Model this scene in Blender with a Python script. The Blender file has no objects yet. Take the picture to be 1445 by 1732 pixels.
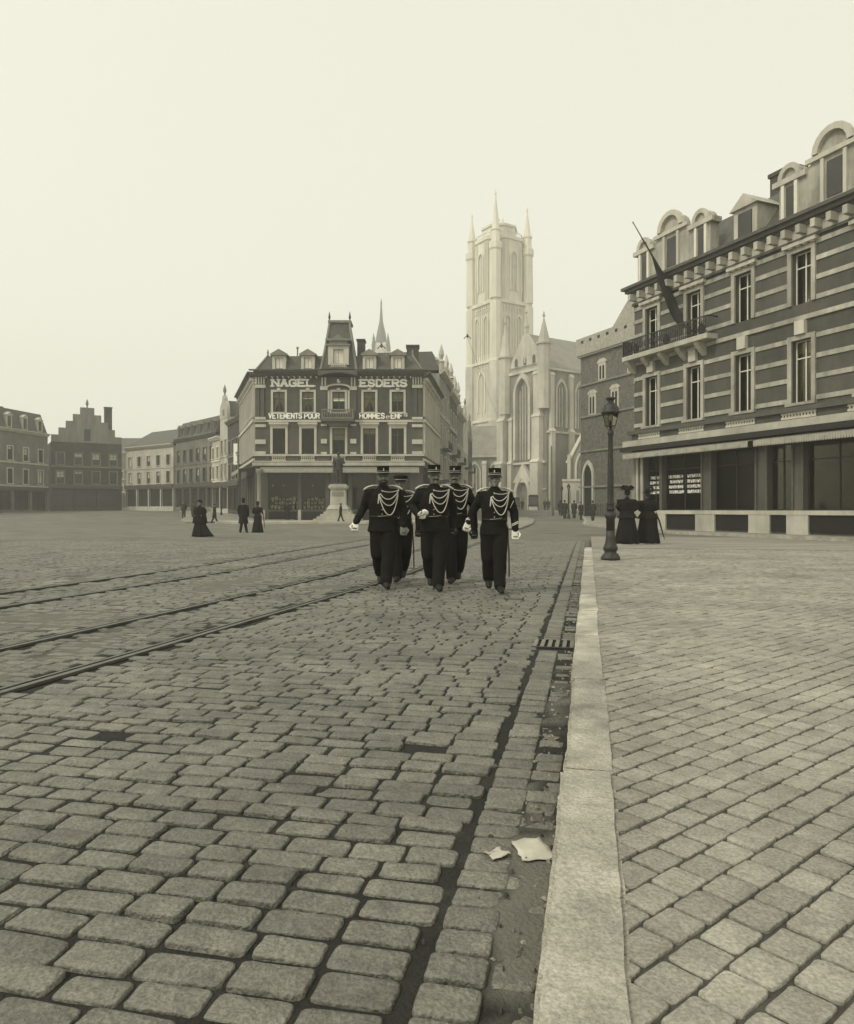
import bpy, bmesh, math, random
import numpy as np
from mathutils import Vector, Matrix, noise
random.seed(7)
R = math.radians
SC = bpy.context.scene
COL = SC.collection
# ------------------------------------------------------------------ camera
CAMH, FPX, CX, HZ = 1.2, 1250.0, 722.5, 862.0      # eye height, focal length in photo pixels, principal column, horizon row
cam_d = bpy.data.cameras.new('camera'); cam = bpy.data.objects.new('camera', cam_d); COL.objects.link(cam)
cam.location = (0, 0, CAMH); cam.rotation_euler = (R(90), 0, 0)
cam_d.sensor_fit = 'HORIZONTAL'; cam_d.sensor_width = 36; cam_d.lens = 36 * FPX / 1445
cam_d.shift_y = -(866 - HZ) / 1445
cam_d.clip_start = 0.05; cam_d.clip_end = 3000
SC.camera = cam
# ------------------------------------------------------------------ sky, sun, exposure
SUN_TO = Vector((-0.80, -0.55, 0.0)).normalized(); SUN_EL = R(46)
w = bpy.data.worlds.new('World'); SC.world = w; w.use_nodes = True
nt = w.node_tree; nt.nodes.clear()
sky = nt.nodes.new('ShaderNodeTexSky'); sky.sky_type = 'NISHITA'; sky.sun_disc = False
sky.sun_elevation = SUN_EL; sky.sun_rotation = math.atan2(SUN_TO.x, SUN_TO.y)
sky.air_density = 1.0; sky.dust_density = 4.0; sky.ozone_density = 1.0
bw = nt.nodes.new('ShaderNodeRGBToBW'); pw = nt.nodes.new('ShaderNodeMath'); pw.operation = 'POWER'; pw.inputs[1].default_value = 0.16
tint = nt.nodes.new('ShaderNodeMixRGB'); tint.blend_type = 'MULTIPLY'; tint.inputs[0].default_value = 1; tint.inputs[2].default_value = (1.0, 0.985, 0.845, 1)
bg = nt.nodes.new('ShaderNodeBackground'); bg.inputs[1].default_value = 0.15
mulx = nt.nodes.new('ShaderNodeMath'); mulx.operation = 'MULTIPLY'; mulx.inputs[1].default_value = 5.5   # the overcast veil's radiance
out = nt.nodes.new('ShaderNodeOutputWorld')
L = nt.links.new
L(sky.outputs[0], bw.inputs[0]); L(bw.outputs[0], pw.inputs[0]); L(pw.outputs[0], mulx.inputs[0]); L(mulx.outputs[0], tint.inputs[1]); L(tint.outputs[0], bg.inputs[0]); L(bg.outputs[0], out.inputs[0])
sl = bpy.data.lights.new('sun', 'SUN'); sl.energy = 1.7; sl.angle = R(8); sl.color = (1, 0.97, 0.84)
so = bpy.data.objects.new('sun', sl); COL.objects.link(so)
so.rotation_euler = Vector((SUN_TO.x * math.cos(SUN_EL), SUN_TO.y * math.cos(SUN_EL), math.sin(SUN_EL))).to_track_quat('Z', 'Y').to_euler()
so.location = (0, 0, 130)
vs = SC.view_settings; vs.view_transform = 'Standard'; vs.look = 'None'; vs.exposure = 0.0; vs.gamma = 1.0; vs.use_curve_mapping = False
SC.render.engine = 'CYCLES'; SC.cycles.use_denoising = True
SC.cycles.max_bounces = 6; SC.cycles.diffuse_bounces = 3; SC.cycles.glossy_bounces = 3; SC.cycles.transparent_max_bounces = 12; SC.cycles.volume_bounces = 2
SC.cycles.caustics_reflective = False; SC.cycles.caustics_refractive = False

# ------------------------------------------------------------------ helpers
def sstep(a, b, t):
    t = min(1, max(0, (t - a) / (b - a))); return t * t * (3 - 2 * t)
def gz(y): return 1.1 * sstep(50, 120, y)                 # the square climbs a little towards the cathedral
def at(px, py, D): return Vector(((px - CX) * D / FPX, D, CAMH + (HZ - py) * D / FPX))
def onground(px, py, lift=0.0):
    D = FPX * (CAMH - lift) / max(py - HZ, 1.0)
    for _ in range(60):
        D2 = FPX * (CAMH - lift - gz(D)) / max(py - HZ, 1.0); D = 0.6 * D + 0.4 * D2
    return Vector(((px - CX) * D / FPX, D, gz(D) + lift))
def xat(px, D): return (px - CX) * D / FPX

FRAME = [Matrix.Identity(4)]
class MB:
    def __init__(s): s.v = []; s.f = []; s.M = FRAME[0].copy()
    def add(s, vs, fs):
        n = len(s.v); s.v += [tuple(s.M @ Vector(p)) for p in vs]; s.f += [tuple(i + n for i in f) for f in fs]; return s
    def box(s, x0, y0, z0, x1, y1, z1):
        return s.frus((x0, y0, x1, y1, z0), (x0, y0, x1, y1, z1))
    def frus(s, a, b):
        x0, y0, x1, y1, z0 = a; X0, Y0, X1, Y1, z1 = b
        return s.add([(x0,y0,z0),(x1,y0,z0),(x1,y1,z0),(x0,y1,z0),(X0,Y0,z1),(X1,Y0,z1),(X1,Y1,z1),(X0,Y1,z1)],
                     [(3,2,1,0),(4,5,6,7),(0,1,5,4),(1,2,6,5),(2,3,7,6),(3,0,4,7)])
    def hull(s, lo, hi):                                 # two polygons of equal count joined
        n = len(lo)
        return s.add(list(lo) + list(hi), [tuple(reversed(range(n))), tuple(range(n, 2*n))] + [(i, (i+1) % n, n + (i+1) % n, n + i) for i in range(n)])
    def prism(s, pts, y0, y1):                           # outline in x,z extruded along y
        return s.hull([(x, y0, z) for x, z in reversed(pts)], [(x, y1, z) for x, z in reversed(pts)])
    def prismz(s, pts, z0, z1): return s.hull([(x, y, z0) for x, y in pts], [(x, y, z1) for x, y in pts])
    def prismx(s, pts, x0, x1): return s.hull([(x0, y, z) for y, z in pts], [(x1, y, z) for y, z in pts])
    def ring(s, outer, inner, y0, y1):                   # band between two outlines in x,z
        n = len(outer); V = [(x, y0, z) for x, z in outer] + [(x, y0, z) for x, z in inner] + [(x, y1, z) for x, z in outer] + [(x, y1, z) for x, z in inner]
        F = []
        for i in range(n - 1):
            j = i + 1
            F += [(i, j, n+j, n+i), (2*n+j, 2*n+i, 3*n+i, 3*n+j), (i, 2*n+i, 2*n+j, j), (n+i, n+j, 3*n+j, 3*n+i)]
        return s.add(V, F)
    def lathe(s, prof, seg=12, c=(0, 0, 0), sx=1, sy=1, rot=0):
        V = []; F = []
        for r, z in prof:
            for k in range(seg):
                a = 2 * math.pi * k / seg + rot; V.append((c[0] + r * math.cos(a) * sx, c[1] + r * math.sin(a) * sy, c[2] + z))
        for i in range(len(prof) - 1):
            for k in range(seg):
                k2 = (k + 1) % seg; F.append((i*seg+k, i*seg+k2, (i+1)*seg+k2, (i+1)*seg+k))
        F.append(tuple(reversed(range(seg)))); F.append(tuple(range((len(prof)-1)*seg, len(prof)*seg)))
        return s.add(V, F)
    def loft(s, rings):
        n = len(rings[0]); V = [p for r in rings for p in r]; F = [tuple(reversed(range(n))), tuple(range((len(rings)-1)*n, len(rings)*n))]
        for i in range(len(rings) - 1):
            for k in range(n):
                k2 = (k + 1) % n; F.append((i*n+k, i*n+k2, (i+1)*n+k2, (i+1)*n+k))
        return s.add(V, F)
    def ell(s, secs, seg=20):                            # stacked ellipses (cx, cy, z, rx, ry)
        return s.loft([[(c[0] + c[3]*math.cos(2*math.pi*k/seg), c[1] + c[4]*math.sin(2*math.pi*k/seg), c[2]) for k in range(seg)] for c in secs])
    def ball(s, c, rx, ry, rz, seg=12, n=8):
        return s.ell([(c[0], c[1], c[2] - rz*math.cos(math.pi*i/n), rx*max(.04, math.sin(math.pi*i/n)), ry*max(.04, math.sin(math.pi*i/n))) for i in range(n+1)], seg)
    def tube(s, pts, rad, seg=8, cap=True):
        pts = [Vector(p) for p in pts]; n = len(pts)
        if not hasattr(rad, '__len__'): rad = [rad] * n
        rings = []; P = []
        for i, p in enumerate(pts):
            t = (pts[min(i+1, n-1)] - pts[max(i-1, 0)]).normalized(); P.append((p, t, rad[i]))
        if cap:
            def sc(r, k): return (r[0]*k, r[1]*k) if hasattr(r, '__len__') else r*k
            r0 = P[0][2]; m0 = min(r0) if hasattr(r0, '__len__') else r0
            r1 = P[-1][2]; m1 = min(r1) if hasattr(r1, '__len__') else r1
            P = [(P[0][0] - P[0][1]*m0*.9, P[0][1], sc(r0, .35)), (P[0][0] - P[0][1]*m0*.55, P[0][1], sc(r0, .8))] + P + [(P[-1][0] + P[-1][1]*m1*.55, P[-1][1], sc(r1, .8)), (P[-1][0] + P[-1][1]*m1*.9, P[-1][1], sc(r1, .35))]
        for p, t, r in P:
            ref = Vector((0, 1, 0)) if abs(t.y) < .9 else Vector((0, 0, 1))
            a = t.cross(ref).normalized(); b = a.cross(t).normalized()
            rx, ry = r if hasattr(r, '__len__') else (r, r)
            rings.append([tuple(p + a*rx*math.cos(2*math.pi*k/seg) + b*ry*math.sin(2*math.pi*k/seg)) for k in range(seg)])
        return s.loft(rings)
    def wall(s, x0, x1, z0, z1, holes, depth=.25, y=0):  # wall face with real openings and reveals
        xs = sorted({x0, x1, *[h[0] for h in holes], *[h[1] for h in holes]}); zs = sorted({z0, z1, *[h[2] for h in holes], *[h[3] for h in holes]})
        for i in range(len(xs) - 1):
            for j in range(len(zs) - 1):
                mx, mz = (xs[i]+xs[i+1])/2, (zs[j]+zs[j+1])/2
                if any(h[0] < mx < h[1] and h[2] < mz < h[3] for h in holes): continue
                s.add([(xs[i], y, zs[j]), (xs[i+1], y, zs[j]), (xs[i+1], y, zs[j+1]), (xs[i], y, zs[j+1])], [(0, 1, 2, 3)])
        for a, b, c, d in holes:
            s.add([(a,y,c),(b,y,c),(b,y,d),(a,y,d),(a,y+depth,c),(b,y+depth,c),(b,y+depth,d),(a,y+depth,d)], [(0,4,5,1),(1,5,6,2),(2,6,7,3),(3,7,4,0)])
        return s
    def mesh(s, name):
        me = bpy.data.meshes.new(name); me.from_pydata(s.v, [], s.f); me.update(); return me
    def build(s, name, mat, parent=None, smooth=False, fix=True, **props):
        me = s.mesh(name)
        if fix:
            bm = bmesh.new(); bm.from_mesh(me); bmesh.ops.recalc_face_normals(bm, faces=bm.faces); bm.to_mesh(me); bm.free()
        return link(name, me, mat, parent, smooth, **props)

def link(name, me, mat, parent=None, smooth=False, **props):
    if mat is not None:
        me.materials.clear(); me.materials.append(mat)
    if smooth: me.shade_smooth()
    o = bpy.data.objects.new(name, me); COL.objects.link(o)
    if parent is not None: o.parent = parent
    for k, v in props.items(): o[k] = v
    return o
def thing(name, label, cat, loc=(0, 0, 0), rz=0.0, group=None, scale=1.0):
    o = bpy.data.objects.new(name, None); COL.objects.link(o); o.location = loc; o.rotation_euler = (0, 0, rz); o.scale = (scale,)*3
    o['label'] = label; o['category'] = cat
    if group: o['group'] = group
    return o
def copy_tree(o, parent=None):
    c = o.copy(); COL.objects.link(c); c.parent = parent
    for ch in list(o.children): copy_tree(ch, c)
    return c
WORK = bpy.data.scenes.new('workshop')                   # an empty scene where modifiers are evaluated, dropped at the end
def remesh(mb, name, vox, smooth=4, amp=0.0, freq=10.0):
    me = mb.mesh('tmp'); o = bpy.data.objects.new('tmp', me); WORK.collection.objects.link(o)
    bm = bmesh.new(); bm.from_mesh(me); bmesh.ops.recalc_face_normals(bm, faces=bm.faces); bm.to_mesh(me); bm.free()
    m = o.modifiers.new('r', 'REMESH'); m.mode = 'VOXEL'; m.voxel_size = vox
    if smooth:
        m2 = o.modifiers.new('s', 'SMOOTH'); m2.factor = .5; m2.iterations = smooth
    with bpy.context.temp_override(scene=WORK, view_layer=WORK.view_layers[0]):
        dg = bpy.context.evaluated_depsgraph_get(); dg.update()
        res = bpy.data.meshes.new_from_object(o.evaluated_get(dg)); res.name = name
    bpy.data.objects.remove(o); bpy.data.meshes.remove(me)
    if amp:
        n = len(res.vertices); co = np.empty(n*3); res.vertices.foreach_get('co', co); co = co.reshape(-1, 3)
        nr = np.array([tuple(v.vector) for v in res.vertex_normals])
        f = np.empty(n)
        for i in range(n):
            q = Vector((co[i, 0]*freq, co[i, 1]*freq, co[i, 2]*freq*.55)); f[i] = noise.noise(q) + .5*noise.noise(q*2.3)
        res.vertices.foreach_set('co', (co + nr*f[:, None]*amp).ravel()); res.update()
    res.shade_smooth(); return res

# ------------------------------------------------------------------ materials (a monochrome warm-toned world)
def tone(v, k=1.0): return (v, v * (1 - .042*k), v * (1 - .20*k), 1)
def mat(name, v, rough=.85, ns=3.0, na=.25, bump=.15, bs=25.0, metal=0.0, k=1.0, island=0.0, streak=False, spec=.3, speck=0.0, patch=0.0, ps=.7):
    m = bpy.data.materials.new(name); m.use_nodes = True; t = m.node_tree; N = t.nodes; Lk = t.links.new
    p = N['Principled BSDF']; p.inputs['Roughness'].default_value = rough; p.inputs['Metallic'].default_value = metal
    p.inputs['Specular IOR Level'].default_value = spec
    g = N.new('ShaderNodeNewGeometry'); mp = N.new('ShaderNodeMapping'); Lk(g.outputs['Position'], mp.inputs[0])
    if streak: mp.inputs['Scale'].default_value = (1, 1, .22)
    n1 = N.new('ShaderNodeTexNoise'); n1.inputs['Scale'].default_value = ns; n1.inputs['Detail'].default_value = 6; n1.inputs['Roughness'].default_value = .65; Lk(mp.outputs[0], n1.inputs[0])
    r = N.new('ShaderNodeMapRange'); r.inputs[1].default_value = .25; r.inputs[2].default_value = .75; r.inputs[3].default_value = 1 - na; r.inputs[4].default_value = 1 + na; Lk(n1.outputs[0], r.inputs[0])
    fac = r.outputs[0]
    if island:
        ad = N.new('ShaderNodeMath'); ad.operation = 'ADD'; Lk(g.outputs['Random Per Island'], ad.inputs[0])
        oi = N.new('ShaderNodeObjectInfo'); Lk(oi.outputs['Random'], ad.inputs[1])
        fr = N.new('ShaderNodeMath'); fr.operation = 'FRACT'; Lk(ad.outputs[0], fr.inputs[0])
        r2 = N.new('ShaderNodeMapRange'); r2.inputs[3].default_value = 1 - island; r2.inputs[4].default_value = 1 + island; Lk(fr.outputs[0], r2.inputs[0])
        mu = N.new('ShaderNodeMath'); mu.operation = 'MULTIPLY'; Lk(fac, mu.inputs[0]); Lk(r2.outputs[0], mu.inputs[1]); fac = mu.outputs[0]
    for amt, scl, det, lo, hi in ((speck, 95, 2, .38, .62), (patch, ps, 7, .3, .7)):
        if amt:
            n3 = N.new('ShaderNodeTexNoise'); n3.inputs['Scale'].default_value = scl; n3.inputs['Detail'].default_value = det; n3.inputs['Roughness'].default_value = .7; Lk(g.outputs['Position'], n3.inputs[0])
            r3 = N.new('ShaderNodeMapRange'); r3.inputs[1].default_value = lo; r3.inputs[2].default_value = hi; r3.inputs[3].default_value = 1 - amt; r3.inputs[4].default_value = 1 + amt; Lk(n3.outputs[0], r3.inputs[0])
            m3 = N.new('ShaderNodeMath'); m3.operation = 'MULTIPLY'; Lk(fac, m3.inputs[0]); Lk(r3.outputs[0], m3.inputs[1]); fac = m3.outputs[0]
    vm = N.new('ShaderNodeVectorMath'); vm.operation = 'SCALE'; vm.inputs[0].default_value = tone(v, k)[:3]; Lk(fac, vm.inputs['Scale']); Lk(vm.outputs[0], p.inputs['Base Color'])
    if bump:
        n2 = N.new('ShaderNodeTexNoise'); n2.inputs['Scale'].default_value = bs; n2.inputs['Detail'].default_value = 5; Lk(g.outputs['Position'], n2.inputs[0])
        b = N.new('ShaderNodeBump'); b.inputs['Strength'].default_value = bump; b.inputs['Distance'].default_value = .05; Lk(n2.outputs[0], b.inputs['Height']); Lk(b.outputs[0], p.inputs['Normal'])
    return m
MT = dict(
    stone=mat('pale_stone', .42, ns=.8, na=.28, patch=.25, ps=.5, bump=.2, bs=6, streak=True), stone2=mat('grey_stone', .22, ns=1.2, na=.35, bump=.3, bs=5, streak=True),
    wall=mat('rendered_brick', .085, ns=1.5, na=.25, patch=.3, ps=.35, bump=.2, bs=9, streak=True), wall2=mat('weathered_brick', .07, ns=2.2, na=.35, patch=.3, ps=.3, bump=.3, bs=9),
    wallp=mat('pale_stucco', .46, ns=.7, na=.2, patch=.25, ps=.3, bump=.1, bs=4, streak=True), wallm=mat('mid_stucco', .17, ns=.9, na=.3, patch=.3, ps=.3, bump=.1, bs=5, streak=True),
    rubble=mat('rubble_stone', .13, ns=3.2, na=.55, bump=.7, bs=4.0), rubblep=mat('pale_rubble', .36, ns=3.2, na=.35, bump=.5, bs=4),
    hazed_stone=mat('hazed_limestone', .68, ns=.3, na=.24, bump=.2, bs=1.5, streak=True, k=1.1), gothic=mat('gothic_stone', .48, ns=.25, na=.32, patch=.25, ps=.12, bump=.3, bs=1.5, streak=True), gothicd=mat('gothic_soot', .22, ns=.4, na=.4, bump=.3, bs=1.5, streak=True),  # the tower's own stone is paled to put its haze fade into the colour
    slate=mat('slate', .085, .6, ns=2, na=.35, bump=.3, bs=8), slatep=mat('pale_slate', .26, .7, ns=.6, na=.2, bump=.2, bs=3),
    paint=mat('white_paint', .72, .6, ns=3, na=.1, bump=.03), letter=mat('white_letter', .9, .6, ns=9, na=.06, bump=0, k=.6), trim=mat('sandstone_trim', .5, ns=1.6, na=.22, bump=.12, bs=10, streak=True),
    dark=mat('dark_paint', .022, .45, ns=4, na=.3, bump=.05), iron=mat('cast_iron', .022, .5, ns=9, na=.5, bump=.25, bs=50, spec=.5), wood=mat('painted_wood', .09, .6, ns=3, na=.3, bump=.1),
    curtain=mat('curtain', .55, .9, ns=8, na=.2, bump=.1, bs=20), blind=mat('blind', .6, .9, ns=2, na=.1, bump=0), valance=mat('awning_fringe', .36, .9, ns=3, na=.3, bump=.1), canvas=mat('awning_canvas', .17, .9, ns=2, na=.25, bump=.1),
    cloth=mat('black_cloth', .009, .9, ns=14, na=.45, bump=.3, bs=90, spec=.18), cloth2=mat('dark_wool', .013, .95, ns=9, na=.4, bump=.3, bs=60, spec=.15), clothg=mat('grey_wool', .035, .95, ns=9, na=.4, bump=.3, bs=60, spec=.15),
    skin=mat('skin', .18, .6, ns=18, na=.2, bump=.05, bs=80), hair=mat('dark_hair', .018, .7, ns=60, na=.4, bump=.4, bs=140), glove=mat('white_glove', .78, .85, ns=25, na=.1, bump=.15, bs=60, k=.7), cord=mat('white_cord', .62, .8, ns=60, na=.15, bump=.3, bs=200, k=.8), brass=mat('polished_brass', .5, .35, ns=20, na=.2, bump=0, metal=.6), leather=mat('black_leather', .013, .55, ns=20, na=.3, bump=.1, spec=.25),
    bronze=mat('dark_bronze', .018, .5, ns=4, na=.5, bump=.3, bs=14, spec=.5, streak=True), sett=mat('granite_sett', .165, .58, ns=13, na=.30, bump=.5, bs=55, island=.16, spec=.4, speck=.22, patch=.38), dirt=mat('road_dirt', .026, .95, ns=3.5, na=.6, bump=.5, bs=60),
    dirtp=mat('pavement_joint', .07, .95, ns=6, na=.5, bump=.4, bs=70), psett=mat('pavement_sett', .285, .8, ns=9, na=.25, bump=.4, bs=60, island=.12, speck=.18, patch=.34), kerb=mat('bluestone_kerb', .38, .8, ns=4, na=.30, bump=.5, bs=40, island=.13, speck=.16, patch=.38, ps=1.6), bandstone=mat('weathered_band', .36, ns=2.5, na=.35, patch=.35, ps=.5, bump=.3, bs=10, streak=True),
    rail=mat('worn_rail', .12, .4, ns=6, na=.5, bump=.1, metal=.4), groove=mat('rail_groove', .012, .9, ns=6, na=.4, bump=.1), paper=mat('paper', .5, .8, ns=9, na=.25, bump=.1), flag=mat('dark_flag', .025, .9, ns=3, na=.4, bump=.2, bs=20),
)
def ground_mat(name, v, rowscale=True, dust=.35):
    m = bpy.data.materials.new(name); m.use_nodes = True; t = m.node_tree; N = t.nodes; Lk = t.links.new; p = N['Principled BSDF']; p.inputs['Roughness'].default_value = .9; p.inputs['Specular IOR Level'].default_value = .2
    g = N.new('ShaderNodeNewGeometry'); mp = N.new('ShaderNodeMapping'); mp.inputs['Rotation'].default_value = (0, 0, R(12.3)); Lk(g.outputs['Position'], mp.inputs[0])
    br = N.new('ShaderNodeTexBrick'); br.inputs['Scale'].default_value = 1; br.inputs['Brick Width'].default_value = .22; br.inputs['Row Height'].default_value = .14; br.inputs['Mortar Size'].default_value = .013
    br.inputs['Color1'].default_value = tone(v*1.12); br.inputs['Color2'].default_value = tone(v*.8); br.inputs['Mortar'].default_value = tone(v*.35); Lk(mp.outputs[0], br.inputs[0])
    m2 = N.new('ShaderNodeMapping'); m2.inputs['Scale'].default_value = (.16, .5, 1); m2.inputs['Rotation'].default_value = (0, 0, R(-14)); Lk(g.outputs['Position'], m2.inputs[0])
    n = N.new('ShaderNodeTexNoise'); n.inputs['Scale'].default_value = 3.0; n.inputs['Detail'].default_value = 9; n.inputs['Roughness'].default_value = .72; Lk(m2.outputs[0], n.inputs[0])
    r = N.new('ShaderNodeMapRange'); r.inputs[1].default_value = .3; r.inputs[2].default_value = .72; r.inputs[3].default_value = 1 - dust; r.inputs[4].default_value = 1 + dust; Lk(n.outputs[0], r.inputs[0])
    n3 = N.new('ShaderNodeTexNoise'); n3.inputs['Scale'].default_value = .5; n3.inputs['Detail'].default_value = 4; Lk(m2.outputs[0], n3.inputs[0])
    r3 = N.new('ShaderNodeMapRange'); r3.inputs[1].default_value = .35; r3.inputs[2].default_value = .65; r3.inputs[3].default_value = .25; r3.inputs[4].default_value = .95; Lk(n3.outputs[0], r3.inputs[0])
    mx = N.new('ShaderNodeMixRGB'); mx.inputs[2].default_value = tone(v*1.02); Lk(r3.outputs[0], mx.inputs[0]); Lk(br.outputs[0], mx.inputs[1])
    vm = N.new('ShaderNodeVectorMath'); vm.operation = 'SCALE'; Lk(mx.outputs[0], vm.inputs[0]); Lk(r.outputs[0], vm.inputs['Scale']); Lk(vm.outputs[0], p.inputs['Base Color'])
    b = N.new('ShaderNodeBump'); b.inputs['Strength'].default_value = .5; b.inputs['Distance'].default_value = .03; Lk(n.outputs[0], b.inputs['Height']); Lk(b.outputs[0], p.inputs['Normal'])
    return m
def sheen_fade(m, v, y0, y1, mx_=.85):  # paints the far paving's grazing sheen: colour blends to the plain ground tone
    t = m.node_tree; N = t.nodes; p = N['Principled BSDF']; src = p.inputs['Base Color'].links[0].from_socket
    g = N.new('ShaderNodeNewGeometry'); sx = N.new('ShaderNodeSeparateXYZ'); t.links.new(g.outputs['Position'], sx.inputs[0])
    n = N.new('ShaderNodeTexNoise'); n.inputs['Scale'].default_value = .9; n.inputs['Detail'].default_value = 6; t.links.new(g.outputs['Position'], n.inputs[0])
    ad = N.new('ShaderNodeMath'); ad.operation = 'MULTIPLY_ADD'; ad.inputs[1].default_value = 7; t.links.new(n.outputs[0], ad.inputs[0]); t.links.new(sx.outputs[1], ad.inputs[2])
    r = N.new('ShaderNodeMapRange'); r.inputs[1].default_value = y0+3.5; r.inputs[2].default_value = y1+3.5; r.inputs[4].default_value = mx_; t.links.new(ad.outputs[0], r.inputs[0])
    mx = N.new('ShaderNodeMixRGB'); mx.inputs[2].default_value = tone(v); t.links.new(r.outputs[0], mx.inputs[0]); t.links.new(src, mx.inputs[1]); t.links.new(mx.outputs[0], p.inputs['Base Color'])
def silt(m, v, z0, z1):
    t = m.node_tree; N = t.nodes; p = N['Principled BSDF']; src = p.inputs['Base Color'].links[0].from_socket
    g = N.new('ShaderNodeNewGeometry'); sx = N.new('ShaderNodeSeparateXYZ'); t.links.new(g.outputs['Position'], sx.inputs[0])
    r = N.new('ShaderNodeMapRange'); r.inputs[1].default_value = z0; r.inputs[2].default_value = z1; t.links.new(sx.outputs[2], r.inputs[0])
    mx = N.new('ShaderNodeMixRGB'); mx.inputs[2].default_value = tone(v); t.links.new(r.outputs[0], mx.inputs[0]); t.links.new(src, mx.inputs[1]); t.links.new(mx.outputs[0], p.inputs['Base Color'])
silt(MT['dirt'], .15, -.011, -.003)
sheen_fade(MT['psett'], .27, 14, 23, .7); sheen_fade(MT['sett'], .18, 18, 29, .85); sheen_fade(MT['dirt'], .15, 13, 28, .95)
MT['ground'] = ground_mat('square_paving', .18, dust=.65); MT['pave'] = ground_mat('pavement_paving', .28, dust=.3)
def glass_mat():
    m = bpy.data.materials.new('window_glass'); m.use_nodes = True; t = m.node_tree; N = t.nodes; N.clear()
    o = N.new('ShaderNodeOutputMaterial'); mx = N.new('ShaderNodeMixShader'); tr = N.new('ShaderNodeBsdfTransparent'); gl = N.new('ShaderNodeBsdfGlossy'); fr = N.new('ShaderNodeFresnel'); fr.inputs[0].default_value = 1.5
    tr.inputs[0].default_value = (.8, .79, .7, 1); gl.inputs['Roughness'].default_value = .05; gl.inputs[0].default_value = (.4, .39, .34, 1)
    t.links.new(fr.outputs[0], mx.inputs[0]); t.links.new(tr.outputs[0], mx.inputs[1]); t.links.new(gl.outputs[0], mx.inputs[2]); t.links.new(mx.outputs[0], o.inputs[0]); return m
MT['glass'] = glass_mat()
MT['hazed_louvre'] = mat('hazed_belfry_louvre', .5, .8, ns=.6, na=.2, bump=.2, bs=3)  # tower panes lightened so their colour carries the haze
MT['leadglass'] = mat('leaded_glass', .17, .5, ns=.6, na=.4, bump=.2, bs=3)
MT['farglass'] = mat('dim_glass', .03, .3, ns=1.5, na=.5, bump=.1, bs=3, spec=.6)
# ================================================================== ground, road, kerb, pavement
KD = Vector((.2135, .977, 0)).normalized(); KR = Vector((KD.y, -KD.x, 0))        # along the kerb, and to its right
def uv(u, v, z=0.0): p = KD*u + KR*v; return Vector((p.x, p.y, z))
def touv(x, y): return x*KD.x + y*KD.y, x*KR.x + y*KR.y
RAILPIX = [(640, 985), (720, 957), (800, 922), (870, 896), (905, 882), (912, 874)]
rp = [Vector((-4.2, -1.0, 0)), Vector((-3.2, 3.4, 0)), Vector((-2.27, 6.8, 0))] + [onground(*q) for q in RAILPIX]
rp = [Vector((p.x, p.y, 0)) for p in rp]
def smooth_path(P, n=10):
    o = []
    for i in range(len(P) - 1):
        p0, p1, p2, p3 = P[max(i-1, 0)], P[i], P[i+1], P[min(i+2, len(P)-1)]
        for k in range(n):
            t = k / n; o.append(.5*((2*p1) + (p2-p0)*t + (2*p0-5*p1+4*p2-p3)*t*t + (3*p1-p0-3*p2+p3)*t**3))
    o.append(P[-1]); return o
rail0 = smooth_path(rp)
def offset_path(P, d):
    o = []
    for i, p in enumerate(P):
        t = (P[min(i+1, len(P)-1)] - P[max(i-1, 0)]).normalized(); o.append(p + Vector((-t.y, t.x, 0))*d)
    return o
RAILOFF = [0, 1.245, 3.5, 4.745]
railpaths = [offset_path(rail0, d) for d in RAILOFF]
r0x = np.array([p.x for p in rail0]); r0y = np.array([p.y for p in rail0])
def rail_lat(x, y):                                      # metres to the left of the first rail
    return (np.interp(y, r0y, r0x) - x) * .972

NX0, NX1, NY0, NY1 = -18.6, 6.9, .9, 30.0                # extent of the modelled setts
def axis(vals):
    o = []
    for a, b, st in vals:
        n = max(1, round((b-a)/st)); o += [a + (b-a)*i/n for i in range(n)]
    return o + [vals[-1][1]]
gx = axis([(-420, -60, 40), (-60, NX0, 6), (NX0, NX0+.4, .4), (NX0+.4, NX1-.4, 2), (NX1-.4, NX1, .4), (NX1, 60, 6), (60, 420, 40)])
gy = axis([(-60, NY0, 15), (NY0, NY0+.4, .4), (NY0+.4, NY1-.9, 2), (NY1-.9, NY1-.4, .5), (NY1-.4, NY1, .4), (NY1, 130, 3), (130, 560, 40)])
mb = MB()
for y in gy:
    for x in gx:
        z = gz(y) - (.10 if NX0+.3 < x < NX1-.3 and NY0+.3 < y < NY1-.6 else 0)
        mb.v.append((x, y, z))
n = len(gx); mb.f = [(j*n+i, j*n+i+1, (j+1)*n+i+1, (j+1)*n+i) for j in range(len(gy)-1) for i in range(n-1)]
mb.build('ground', MT['ground'], None, True, kind='structure')

# dirt bed between the setts (a real uneven sheet that drowns some of them)
st = .11
xs = np.arange(NX0, NX1 + st*.5, st); ys = np.arange(NY0, NY1 + st*.5, st)
V = []; F = []
def dirt_z(x, y):
    lat = float(rail_lat(x, y)); u, v = touv(x, y)
    q = Vector((x*1.1, y*.55, 0)); nz = noise.fractal(q, 1.0, 2.0, 4); n2 = noise.noise(Vector((x*7, y*7, 3)))
    z = -.014 + .004*n2 + .004*noise.noise(Vector((x*17, y*17, 8)))
    z += .009 * sstep(-.6, .6, lat) * sstep(-.25, .5, nz) + .003*sstep(.1, .7, nz)
    z += .002 * sstep(7, 13, y)
    for rd in RAILOFF:
        if abs(lat - rd - .015) < .14: z = min(z, -.016)
    if v > -.27: z = -.010 + .008*n2 + .012*nz           # the silted gutter
    e = max(sstep(NX0+.5, NX0, x), sstep(NX1-.5, NX1, x), sstep(NY0+.5, NY0, y), sstep(NY1-2.5, NY1-.6, y))
    return z*(1-e) + .004*e
W = len(xs)
for y in ys:
    for x in xs: V.append((float(x), float(y), dirt_z(float(x), float(y))))
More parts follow.
